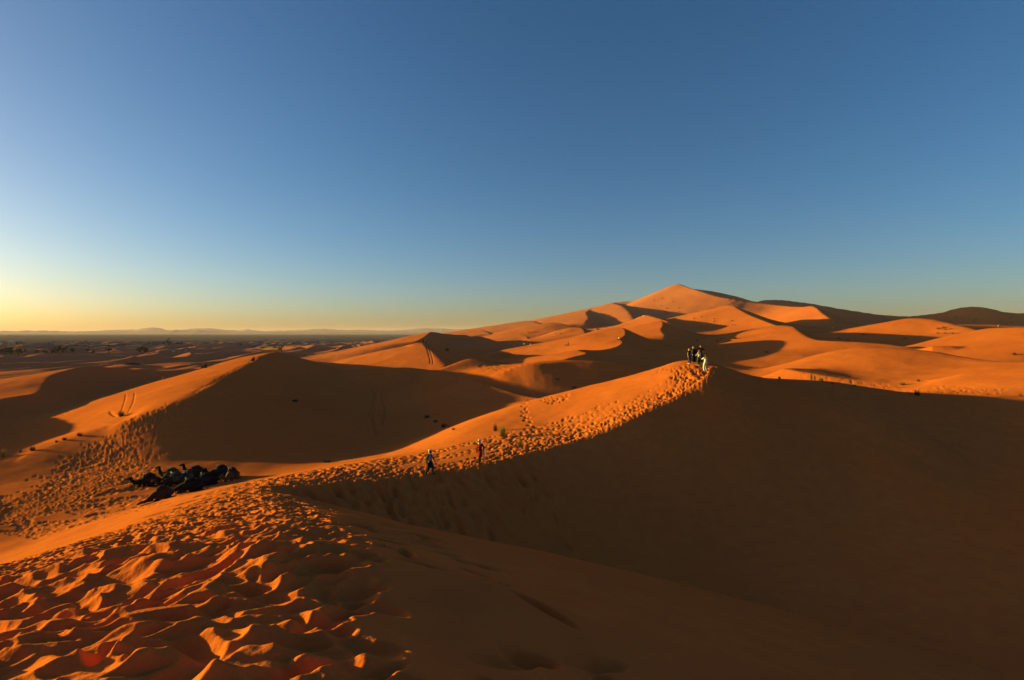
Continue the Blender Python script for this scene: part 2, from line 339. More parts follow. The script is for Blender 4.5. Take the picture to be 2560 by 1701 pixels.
def footprints(GX, GY, GZ, hit, gz):
    R = rng_f
    P_ = Prints(GX, GY, RR, AZ, tanu)
    main = [r for r in RIDGES if r[0] == 'main'][0][1]
    seg = np.diff(main[:, :2], axis=0); ln = np.hypot(seg[:, 0], seg[:, 1]); cum = np.concatenate([[0], np.cumsum(ln)])
    def on_main(s, off):
        s = min(max(s, 0), cum[-1] - .01); i = max(np.searchsorted(cum, s) - 1, 0); t = (s - cum[i]) / ln[i]
        d = seg[i] / ln[i]
        return main[i, 0] + seg[i, 0] * t - d[1] * off, main[i, 1] + seg[i, 1] * t + d[0] * off, math.atan2(d[1], d[0])
    s_at = lambda y_lo: cum[np.nonzero(main[:, 1] > y_lo)[0][0]]
    s0 = s_at(.8)
    s_low = cum[np.argmin(np.hypot(main[:, 0] + 12.5, main[:, 1] - 33))]
    s_top = cum[np.argmin(np.hypot(main[:, 0] - at(1780, 914, 54)[0], main[:, 1] - at(1780, 914, 54)[1]))]
    # soft deep hollows all over the near ridge
    for n, sz, dp, far_ in ((200, .48, .10, 1), (1300, .31, .125, 1), (520, .28, .13, .3), (800, .19, .09, .3), (2400, .23, .10, 1), (3000, .16, .065, 1)):
        for _ in range(n):
            s = s0 + (s_low + 3 - s0) * far_ * R.random() ** 1.2
            off = R.uniform(-1.3, 7.0) if R.random() < .86 else R.uniform(-3.6, -1.0)
            if off < -1.0 and (R.random() < .5 or sz < .2): continue
            if off > 4.6 and R.random() < .5 * (off - 4.4): continue
            x, y, h = on_main(s, off)
            k = R.uniform(.7, 1.25); f = .72 + .28 * min(1, (s - s0) / 18)
            P_.bowl(x, y, sz * k * R.uniform(1.05, 2.0) * f, sz * k * R.uniform(.5, .8) * f, R.gauss(.25, .55), dp * k * R.uniform(.75, 1.35), 0)
    r_ = np.hypot(GX, GY); m_ = (r_ < 34) & (GY > .3)
    P_.D[m_] += .014 * fbm(GX[m_] / .16, GY[m_] / .16, 61, 2) * (P_.D[m_] < -.004)
    P_.soften(.013)
    # fresher, sharper small prints among them
    for _ in range(500):
        s = s0 + (s_low - s0) * R.random(); x, y, h = on_main(s, R.uniform(-1.5, 5)); k = R.uniform(.8, 1.2)
        P_.bowl(x, y, .15 * k, .06 * k, h + R.gauss(0, .6), .03, 0, hard=False)
    # trampled lit face of the far ridge: packed along the crest, thinning away from it
    for _ in range(3400):
        t = R.random(); s = s_low - 2 + (s_top - s_low + 2) * t
        x, y, h = on_main(s, abs(R.gauss(0, .55 + .5 * (1 - t))) - .35)
        k = R.uniform(.75, 1.3)
        P_.bowl(x, y, .165 * k, .10 * k, h + R.gauss(.1, .5), R.uniform(.05, .10) * k, .05)
    for _ in range(2600):
        t = R.random() ** 1.25; s = s_low - 2 + (s_top - s_low + 2) * t
        off = .3 + (8.2 - 2.6 * t) * R.random() ** (.9 + .8 * t)
        x, y, h = on_main(s, off)
        if fbm(np.array([x / 3.]), np.array([y / 3.]), 5, 2)[0] < -.55 + .5 * t: continue
        k = R.uniform(.8, 1.3)
        P_.bowl(x, y, .17 * k, .095 * k, h + R.gauss(.1, .5), R.uniform(.06, .11) * k, 0, hard=False)
    # lines of single walkers along the lit face
    for line in range(13):
        s = s_low + R.uniform(-3, 3); o = R.uniform(.4, 5.5); e = s_top - R.uniform(0, 16); k = 0
        while s < e:
            o += R.gauss(-.03 if o > 2 else .01, .07); s += R.uniform(.55, .8); k += 1
            x, y, h = on_main(s, max(.2, o) + (.13 if k % 2 else -.13))
            P_.bowl(x, y, R.uniform(.14, .2), R.uniform(.08, .11), h + R.gauss(.1, .25), R.uniform(.06, .11), 0, hard=False)
    # slipping steps down the shaded side below the low part of the crest
    for _ in range(700):
        t = R.random(); s = s_low - 6 + 21 * t
        off = -abs(R.gauss(0, 2.6)) - .3
        x, y, h = on_main(s, off)
        k = R.uniform(.8, 1.5)
        P_.bowl(x, y, .50 * k, .20 * k, h - 1.2 + R.gauss(0, .3), .14 * k, .1, hard=R.random() < .6)
    for _ in range(60):
        s = s_top - R.uniform(0, 8); x, y, h = on_main(s, -abs(R.gauss(0, .8)))
        P_.bowl(x, y, .35, .2, h - 1.3, .07, .3)
    def trail(uv, n, wid, sz, dp, step=None):
        pts = [hit(u, v) for u, v in uv]; pts = [p for p in pts if p]
        if len(pts) < 2: return
        c = catmull(np.array([p[:2] for p in pts]), 12)
        L = np.concatenate([[0], np.cumsum(np.hypot(*np.diff(c, axis=0).T))])
        for k in range(n):
            s = L[-1] * ((k + .5) / n if step else R.random())
            i = min(np.searchsorted(L, s), len(c) - 1); d = c[i] - c[i - 1]; h = math.atan2(d[1], d[0])
            o = (.14 if k % 2 else -.14) + R.gauss(0, .05) if step else R.gauss(0, wid * .5)
            q = R.uniform(.8, 1.25)
            P_.bowl(c[i][0] - math.sin(h) * o, c[i][1] + math.cos(h) * o, sz * q * 1.25, sz * q * .8, h + R.gauss(0, .4), dp * q, .05)
    def patch(poly, n, sz, dp, thin=None):
        c = [hit(u, v) for u, v in poly]; c = [p for p in c if p]
        xs, ys = [p[0] for p in c], [p[1] for p in c]
        k = 0
        for _ in range(n * 8):
            if k >= n: break
            x, y = R.uniform(min(xs), max(xs)), R.uniform(min(ys), max(ys))
            u, v = project(x, y, gz(x, y) - EYE)
            if not inside(poly, u, v): continue
            if thin is not None and fbm(np.array([x / 1.7]), np.array([y / 1.7]), 9, 2)[0] < thin: continue
            k += 1; q = R.uniform(.75, 1.3)
            P_.bowl(x, y, sz * q * 1.2, sz * q * .8, R.uniform(-.6, 1.0), dp * q, .05)
    # the beaten track down the left ridge to the camels, and the trodden flat
    trail([(478, 1008), (440, 1022), (400, 1036), (377, 1047), (335, 1073), (297, 1100)], 800, 1.7, .19, .075)
    trail([(310, 1088), (262, 1130), (237, 1156), (200, 1205), (160, 1245), (110, 1275)], 1700, 2.6, .19, .075)
    trail([(350, 1080), (300, 1125), (330, 1170), (300, 1200)], 260, 2.2, .2, .05)
    patch([(0, 1240), (130, 1238), (240, 1200), (330, 1190), (430, 1235), (440, 1250), (236, 1302), (100, 1345), (0, 1330)], 3300, .19, .07, -.35)
    patch([(180, 1200), (330, 1160), (600, 1195), (640, 1205), (620, 1225), (420, 1262), (200, 1310)], 700, .2, .05, -.1)
    trail([(95, 1232), (150, 1200), (180, 1188), (215, 1172)], 16, 0, .26, .09, step=True)
    trail([(115, 1240), (160, 1212), (200, 1195), (235, 1178)], 14, 0, .26, .09, step=True)
    # crest trails
    trail([(480, 985), (549, 949), (590, 925), (632, 903), (660, 890)], 260, .5, .24, .08)
    trail([(475, 1011), (540, 1000), (620, 985), (700, 966)], 60, .5, .3, .08)
    trail([(1180, 951), (1240, 969), (1314, 990), (1370, 996), (1420, 988)], 420, .7, .22, .09)
    trail([(1324, 996), (1310, 1022), (1312, 1045), (1330, 1066), (1334, 1084)], 34, 0, .26, .1, step=True)
    trail([(1330, 1000), (1316, 1025), (1318, 1050)], 20, 0, .24, .08, step=True)
    patch([(1200, 912), (1255, 909), (1262, 925), (1205, 928)], 90, .4, .12)
    patch([(110, 1030), (215, 990), (230, 1005), (150, 1045)], 120, .3, .08)
    patch([(1990, 955), (2250, 995), (2560, 1030), (2560, 1090), (2250, 1050), (2050, 990)], 420, .3, .07, 0)
    patch([(1960, 930), (2200, 958), (2560, 975), (2560, 990), (2246, 978), (2000, 945)], 160, .25, .06)
    # slide and tyre marks
    def groove(uv, wid, dp):
        pts = [hit(u, v) for u, v in uv]; pts = [p for p in pts if p]
        if len(pts) < 2: return
        c = catmull(np.array([p[:2] for p in pts]), 10)
        L = np.concatenate([[0], np.cumsum(np.hypot(*np.diff(c, axis=0).T))]); n = int(L[-1] / (wid * 1.2)) + 2
        for k in range(n):
            s = L[-1] * k / (n - 1); x, y = np.interp(s, L, c[:, 0]), np.interp(s, L, c[:, 1])
            i = min(max(np.searchsorted(L, s), 1), len(c) - 1); d = c[i] - c[i - 1]
            P_.bowl(x, y, wid * 1.6, wid * .55, math.atan2(d[1], d[0]), dp * R.uniform(.7, 1.2), .25, hard=False)
    groove([(1066, 868), (1074, 893), (1076, 908)], .35, .06); groove([(1070, 868), (1080, 893), (1083, 910)], .35, .06)
    groove([(315, 985), (312, 1004), (303, 1033)], .20, .04); groove([(337, 982), (334, 1002), (320, 1032)], .20, .04)
    groove([(275, 1030), (290, 1040)], .3, .08)
    for a in ([(927, 965), (938, 980), (936, 1000), (925, 1040)], [(962, 965), (955, 990), (965, 1030), (958, 1062)], [(945, 968), (940, 1010), (935, 1050), (945, 1090)]):
        groove(a, .5, .09)
    # dune toes scattered with small scuffs on the big faces
    GZ += P_.D

# ================================================================ ground mesh
scene = bpy.context.scene
COL = scene.collection
SUN_EL, SUN_AZ = math.radians(4.85), math.radians(-76)       # azimuth from +y, negative to the left
AZN = 1600
tanu = np.linspace(-1.13, 1.13, AZN)
azd = np.arctan(tanu)
rest = np.concatenate([np.linspace(azd[-1], 2 * math.pi + azd[0], 300)[1:-1]])
AZ = np.concatenate([azd, rest])
RR = np.concatenate([[.35, .9], np.geomspace(1.5, 62, 900), np.geomspace(62, 1400, 520)[1:], np.geomspace(1400, 14500, 60)[1:]])
A2, R2 = np.meshgrid(AZ, RR)
GX, GY = R2 * np.sin(A2), R2 * np.cos(A2)
GZ = terrain(GX, GY)

def ground_z(x, y):
    """height of the finished sheet (absolute) at a point"""
    r = math.hypot(x, y); a = math.atan2(x, y)
    if a < AZ[0]: a += 2 * math.pi
    i = min(max(np.searchsorted(RR, r) - 1, 0), len(RR) - 2)
    j = min(max(np.searchsorted(AZ, a) - 1, 0), len(AZ) - 2)
    fr = (r - RR[i]) / (RR[i + 1] - RR[i]); fa = (a - AZ[j]) / (AZ[j + 1] - AZ[j])
    q = GZ[i:i + 2, j:j + 2]
    return float((q[0, 0] * (1 - fa) + q[0, 1] * fa) * (1 - fr) + (q[1, 0] * (1 - fa) + q[1, 1] * fa) * fr) + EYE

def ray_ground(u, v, dmin=2.0):
    """where the sight line through a traced photo point first meets the sand: x, y, z absolute, depth"""
    x = (u - 1280.0) / FPX; q = -(v - 850.5) / FPX
    dx, dy, dz = x, CP + q * SP, -SP + q * CP
    a = math.atan2(dx, dy)
    j = min(max(np.searchsorted(AZ, a), 0), len(AZ) - 1)
    h = math.hypot(dx, dy)
    line = RR / h * dz
    hit = np.nonzero((GZ[:, j] >= line) & (RR / h > dmin))[0]
    if not len(hit): return None
    i = hit[0]
    d = RR[i] / h
    if i > 0:
        g0 = line[i - 1] - GZ[i - 1, j]; g1 = line[i] - GZ[i, j]
        d = (RR[i - 1] + (RR[i] - RR[i - 1]) * g0 / (g0 - g1 + 1e-9)) / h
    return (dx * d, dy * d, ground_z(dx * d, dy * d), d)

footprints(GX, GY, GZ, ray_ground, ground_z)

nr, na = GX.shape
co = np.empty((nr * na + 1, 3), np.float32)
co[:-1, 0] = GX.ravel(); co[:-1, 1] = GY.ravel(); co[:-1, 2] = GZ.ravel() + EYE
co[-1] = (0, 0, GZ[0].mean() + EYE)
I = np.arange(nr * na).reshape(nr, na)
q0 = I[:-1]; q1 = I[1:]
quads = np.stack([q0, q1, np.roll(q1, -1, 1), np.roll(q0, -1, 1)], -1).reshape(-1, 4)[:, ::-1]
tris = np.stack([I[0], np.roll(I[0], -1), np.full(na, nr * na)], -1)[:, ::-1]
me = bpy.data.meshes.new('sand')
me.vertices.add(len(co)); me.vertices.foreach_set('co', co.ravel())
nl = quads.size + tris.size
me.loops.add(nl); me.loops.foreach_set('vertex_index', np.concatenate([quads.ravel(), tris[:, ::-1].ravel()]).astype(np.int32))
me.polygons.add(len(quads) + len(tris))
ls = np.concatenate([np.arange(len(quads)) * 4, quads.size + np.arange(len(tris)) * 3]).astype(np.int32)
me.polygons.foreach_set('loop_start', ls)
me.polygons.foreach_set('use_smooth', np.ones(len(ls), bool))
me.update(calc_edges=True)
sand = bpy.data.objects.new('sand', me); COL.objects.link(sand); sand['kind'] = 'structure'
if me.polygons[10].normal.z < 0: me.flip_normals()

# ---------------------------------------------------------------- materials
def mat(name, col, rough=.9, spec=.1):
    m = bpy.data.materials.new(name); m.use_nodes = True
    b = m.node_tree.nodes['Principled BSDF']
    b.inputs['Base Color'].default_value = (*col, 1); b.inputs['Roughness'].default_value = rough
    b.inputs['Specular IOR Level'].default_value = spec
    return m

def sand_material():
    m = bpy.data.materials.new('sand'); m.use_nodes = True
    nt = m.node_tree; N = nt.nodes; L = nt.links
    b = N['Principled BSDF']; b.inputs['Roughness'].default_value = 1; b.inputs['Specular IOR Level'].default_value = 0
    def node(t, **k):
        n = N.new(t)
        for a, v in k.items(): setattr(n, a, v)
        return n
    geo = node('ShaderNodeNewGeometry')
    def noise(scale, detail=3, vec=None):
        n = node('ShaderNodeTexNoise'); n.inputs['Scale'].default_value = scale; n.inputs['Detail'].default_value = detail
        L.new(vec or geo.outputs['Position'], n.inputs['Vector']); return n.outputs['Fac']
    def rng(src, a, b_, lo, hi):
        n = node('ShaderNodeMapRange'); n.inputs[1].default_value = a; n.inputs[2].default_value = b_; n.inputs[3].default_value = lo; n.inputs[4].default_value = hi
        L.new(src, n.inputs[0]); return n.outputs[0]
    def mix(f, a, b_):
        n = node('ShaderNodeMix', data_type='RGBA')
        for s, v in ((0, f), (6, a), (7, b_)):
            if isinstance(v, bpy.types.NodeSocket): L.new(v, n.inputs[s])
            else: n.inputs[s].default_value = v if s == 0 else (*v, 1)
        return n.outputs[2]
    def math_(op, a, b_):
        n = node('ShaderNodeMath', operation=op)
        for i, v in enumerate((a, b_)):
            if isinstance(v, bpy.types.NodeSocket): L.new(v, n.inputs[i])
            else: n.inputs[i].default_value = v
        return n.outputs[0]
    S1, S2 = (.64, .152, .032), (.57, .126, .025)
    c = mix(rng(noise(.045, 4), .35, .65, 0, 1), S1, S2)
    c = mix(rng(noise(1.3, 4), .4, .62, 0, .35), c, (.47, .100, .028))
    c = mix(rng(noise(60., 2), .45, .7, 0, .22), c, (.37, .08, .026))
    # paler, greyer sand in the outlying field, then the dark gravel plain
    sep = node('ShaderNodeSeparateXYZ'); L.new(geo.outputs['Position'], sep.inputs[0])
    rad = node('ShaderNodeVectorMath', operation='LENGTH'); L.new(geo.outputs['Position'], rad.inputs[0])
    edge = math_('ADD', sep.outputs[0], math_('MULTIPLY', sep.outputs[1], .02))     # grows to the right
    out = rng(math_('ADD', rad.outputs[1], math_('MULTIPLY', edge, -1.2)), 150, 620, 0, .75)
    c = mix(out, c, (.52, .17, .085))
    pn = noise(.012, 5)
    pl = math_('ADD', math_('ADD', sep.outputs[1], math_('MULTIPLY', edge, -1.1)), math_('MULTIPLY', math_('SUBTRACT', pn, .5), 900))
    plain = rng(pl, 680, 1080, 0, 1)
    low = rng(sep.outputs[2], 1.2, 4.0, 1, 0)          # gravel shows only where the sand is thin
    plain = math_('MULTIPLY', plain, math_('MAXIMUM', low, 0))
    gr = mix(rng(noise(.004, 5), .35, .65, 0, 1), (.12, .088, .085), (.19, .135, .115))
    c = mix(plain, c, gr)
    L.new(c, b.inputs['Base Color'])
    # wind ripples and grain, fading with distance
    wv = node('ShaderNodeTexWave', wave_type='BANDS', bands_direction='X', wave_profile='SIN')
    mp = node('ShaderNodeMapping'); mp.inputs['Rotation'].default_value = (0, 0, math.radians(-28))
    L.new(geo.outputs['Position'], mp.inputs['Vector']); L.new(mp.outputs[0], wv.inputs['Vector'])
    wv.inputs['Scale'].default_value = 2.6; wv.inputs['Distortion'].default_value = 5.; wv.inputs['Detail'].default_value = 2.5; wv.inputs['Detail Scale'].default_value = .55
    amp = math_('MULTIPLY', rng(noise(.11, 2), .42, .62, .0, 1), rng(rad.outputs[1], 6, 60, 1, .0))
    rip = math_('MULTIPLY', math_('MULTIPLY', wv.outputs['Fac'], amp), .016)
    hgt = math_('ADD', rip, math_('MULTIPLY', noise(28., 4), .010))
    bp = node('ShaderNodeBump'); bp.inputs['Strength'].default_value = .8; bp.inputs['Distance'].default_value = 1.0
    L.new(hgt, bp.inputs['Height']); L.new(bp.outputs[0], b.inputs['Normal'])
    return m
me.materials.append(sand_material())

# ---------------------------------------------------------------- camera, sun, sky
cam = bpy.data.cameras.new('camera'); cam.sensor_width = 36; cam.lens = 18.0
cam.clip_end = 120000; cam.clip_start = .05
co_ = bpy.data.objects.new('camera', cam); COL.objects.link(co_)
co_.location = (0, 0, EYE); co_.rotation_euler = (math.pi / 2 - PITCH, 0, 0)
scene.camera = co_
sl = bpy.data.lights.new('sun', 'SUN'); sl.energy = 5.0; sl.angle = math.radians(.55); sl.color = (1, .82, .10)
so = bpy.data.objects.new('sun', sl); COL.objects.link(so)
sd = Vector((math.sin(SUN_AZ) * math.cos(SUN_EL), math.cos(SUN_AZ) * math.cos(SUN_EL), math.sin(SUN_EL)))
so.rotation_euler = sd.to_track_quat('Z', 'Y').to_euler(); so.location = (-60, 0, 60)
w = bpy.data.worlds.new('World'); scene.world = w; w.use_nodes = True
wn = w.node_tree.nodes; wl = w.node_tree.links
sky = wn.new('ShaderNodeTexSky'); sky.sky_type = 'NISHITA'; sky.sun_disc = False
sky.sun_elevation = SUN_EL; sky.sun_rotation = SUN_AZ
sky.altitude = 700; sky.air_density = .9; sky.dust_density = 2.0; sky.ozone_density = 2.6
hs = wn.new('ShaderNodeHueSaturation'); hs.inputs['Saturation'].default_value = 1.15
wl.new(sky.outputs[0], hs.inputs['Color']); wl.new(hs.outputs[0], wn['Background'].inputs[0]); wn['Background'].inputs[1].default_value = .079
scene.view_settings.view_transform = 'Standard'; scene.view_settings.look = 'None'
scene.view_settings.exposure = 1.34; scene.view_settings.gamma = 1

# ================================================================ helpers for things
dg_ = lambda: bpy.context.evaluated_depsgraph_get()
MATS = {}
def M(name, col, rough=.9, var=.25, scale=14.0, spec=.1, trans=0):
    """procedural material: base colour broken up by noise"""
    if name in MATS: return MATS[name]
    m = bpy.data.materials.new(name); m.use_nodes = True
    nt = m.node_tree; b = nt.nodes['Principled BSDF']
    b.inputs['Roughness'].default_value = rough; b.inputs['Specular IOR Level'].default_value = spec
    n = nt.nodes.new('ShaderNodeTexNoise'); n.inputs['Scale'].default_value = scale; n.inputs['Detail'].default_value = 4
    tc = nt.nodes.new('ShaderNodeTexCoord'); nt.links.new(tc.outputs['Object'], n.inputs['Vector'])
    r = nt.nodes.new('ShaderNodeValToRGB')
    r.color_ramp.elements[0].position = .32; r.color_ramp.elements[1].position = .68
    r.color_ramp.elements[0].color = (*[c * (1 - var) for c in col], 1); r.color_ramp.elements[1].color = (*[min(1, c * (1 + var)) for c in col], 1)
    nt.links.new(n.outputs['Fac'], r.inputs[0]); nt.links.new(r.outputs[0], b.inputs['Base Color'])
    MATS[name] = m
    return m

def tag(o, label, cat, group=None, kind=None):
    o['label'] = label; o['category'] = cat
    if group: o['group'] = group
    if kind: o['kind'] = kind
    return o

def thing(name, label, cat, loc, rz=0, group=None):
    o = bpy.data.objects.new(name, None); COL.objects.link(o)
    o.location = loc; o.rotation_euler = (0, 0, rz); o.empty_display_size = .2
    return tag(o, label, cat, group)

def link(name, mesh, material, parent=None):
    o = bpy.data.objects.new(name, mesh); COL.objects.link(o)
    if material: mesh.materials.append(material)
    if parent: o.parent = parent
    return o

def mesh_from(bm, name, smooth=True):
    m = bpy.data.meshes.new(name); bm.to_mesh(m); bm.free()
    for p in m.polygons: p.use_smooth = smooth
    return m

def add_tube(bm, pts, seg=8, cap=True):
    """pts: (x, y, z, r); a tapered limb along the points with rounded ends"""
    P3 = [Vector(p[:3]) for p in pts]; R3 = [p[3] for p in pts]
    if cap:
        d0 = (P3[0] - P3[1]).normalized(); d1 = (P3[-1] - P3[-2]).normalized()
        P3 = [P3[0] + d0 * R3[0] * .85] + P3 + [P3[-1] + d1 * R3[-1] * .85]; R3 = [R3[0] * .45] + R3 + [R3[-1] * .45]
    rings = []; up = None
    for i, p in enumerate(P3):
        d = (P3[min(i + 1, len(P3) - 1)] - P3[max(i - 1, 0)]).normalized()
        if up is None: up = d.orthogonal().normalized()
        up = (up - d * up.dot(d)).normalized(); sd = d.cross(up)
        rings.append([bm.verts.new(p + (up * math.cos(a) + sd * math.sin(a)) * R3[i]) for a in (2 * math.pi * k / seg for k in range(seg))])
    for a, b in zip(rings[:-1], rings[1:]):
        for k in range(seg): bm.faces.new((a[k], a[(k + 1) % seg], b[(k + 1) % seg], b[k]))
    bm.faces.new(rings[0][::-1]); bm.faces.new(rings[-1])

def add_ell(bm, c, r, rot=None, seg=12, rings=8):
    m = Matrix.Translation(c) @ (rot or Matrix.Identity(4)) @ Matrix.Diagonal((*r, 1))
    bmesh.ops.create_uvsphere(bm, u_segments=seg, v_segments=rings, radius=1, matrix=m)

def add_box(bm, c, s, rz=0):
    m = Matrix.Translation(c) @ Matrix.Rotation(rz, 4, 'Z') @ Matrix.Diagonal((*s, 1))
    return bmesh.ops.create_cube(bm, size=1, matrix=m)['verts']

def fuse(bm, name, voxel, smooth=3, ratio=1.0):
    """one continuous skin over overlapping limbs"""
    m = bpy.data.meshes.new('raw'); bm.to_mesh(m); bm.free()
    o = bpy.data.objects.new('raw', m); COL.objects.link(o)
    r = o.modifiers.new('remesh', 'REMESH'); r.mode = 'VOXEL'; r.voxel_size = voxel; r.use_smooth_shade = True
    if smooth:
        s = o.modifiers.new('smooth', 'SMOOTH'); s.iterations = smooth; s.factor = .5
    if ratio < 1:
        d = o.modifiers.new('dec', 'DECIMATE'); d.ratio = ratio
    me_ = bpy.data.meshes.new_from_object(o.evaluated_get(dg_()))
    bpy.data.objects.remove(o); bpy.data.meshes.remove(m)
    me_.name = name
    for p in me_.polygons: p.use_smooth = True
    return me_

def place(u, v, d=None):
    """the spot on the sand that the photo shows at (u, v), about d metres out"""
    best = None
    for dv in np.arange(0, 24, .5):
        h = ray_ground(u, v + dv)
        if h and (d is None or .62 < h[3] / d < 1.5): return h
        if h and best is None: best = h
    if best is None or (d and abs(best[3] - d) > .5 * d):
        x, y, z = at(u, v, d); return (x, y, ground_z(x, y), d)
    return best

# ================================================================ people
def ik(a, b, l1, l2, hint):
    """elbow / knee position between a and b"""
    a, b = Vector(a), Vector(b); d = b - a; L = min(d.length, (l1 + l2) * .995); n = d.normalized()
    x = (l1 * l1 - l2 * l2 + L * L) / (2 * L); h = math.sqrt(max(l1 * l1 - x * x, 0))
    hv = Vector(hint); hv = (hv - n * hv.dot(n)).normalized()
    return a + n * x + hv * h, a + n * L

def hand(bm, wrist, direc, side, curl=.6, fine=True, palm_n=None):
    d = Vector(direc).normalized()
    n = Vector(palm_n or (side, 0, 0)); n = (n - d * n.dot(d)); n = n.normalized() if n.length > .01 else d.orthogonal()
    w = d.cross(n).normalized()
    wr = Vector(wrist)
    add_tube(bm, [(*(wr + d * .005), .026), (*(wr + d * .05), .036), (*(wr + d * .085), .034)], 8)
    for k, (o, l) in enumerate(((-.030, .062), (-.010, .078), (.011, .083), (.031, .074))):
        r = wr + d * .085 + w * o
        m1 = r + d * l * .45 - n * l * .12 * curl; m2 = m1 + d * l * .3 - n * l * .3 * curl; m3 = m2 + d * l * .16 - n * l * .3 * curl
        add_tube(bm, [(*r, .0098), (*m1, .0092), (*m2, .0085), (*m3, .0075)], 6)
    t0 = wr + d * .03 - w * .034; t1 = t0 + d * .035 - w * .022 - n * .008; t2 = t1 + d * .03 - w * .004 - n * .01
    add_tube(bm, [(*t0, .013), (*t1, .0115), (*t2, .009)], 6)

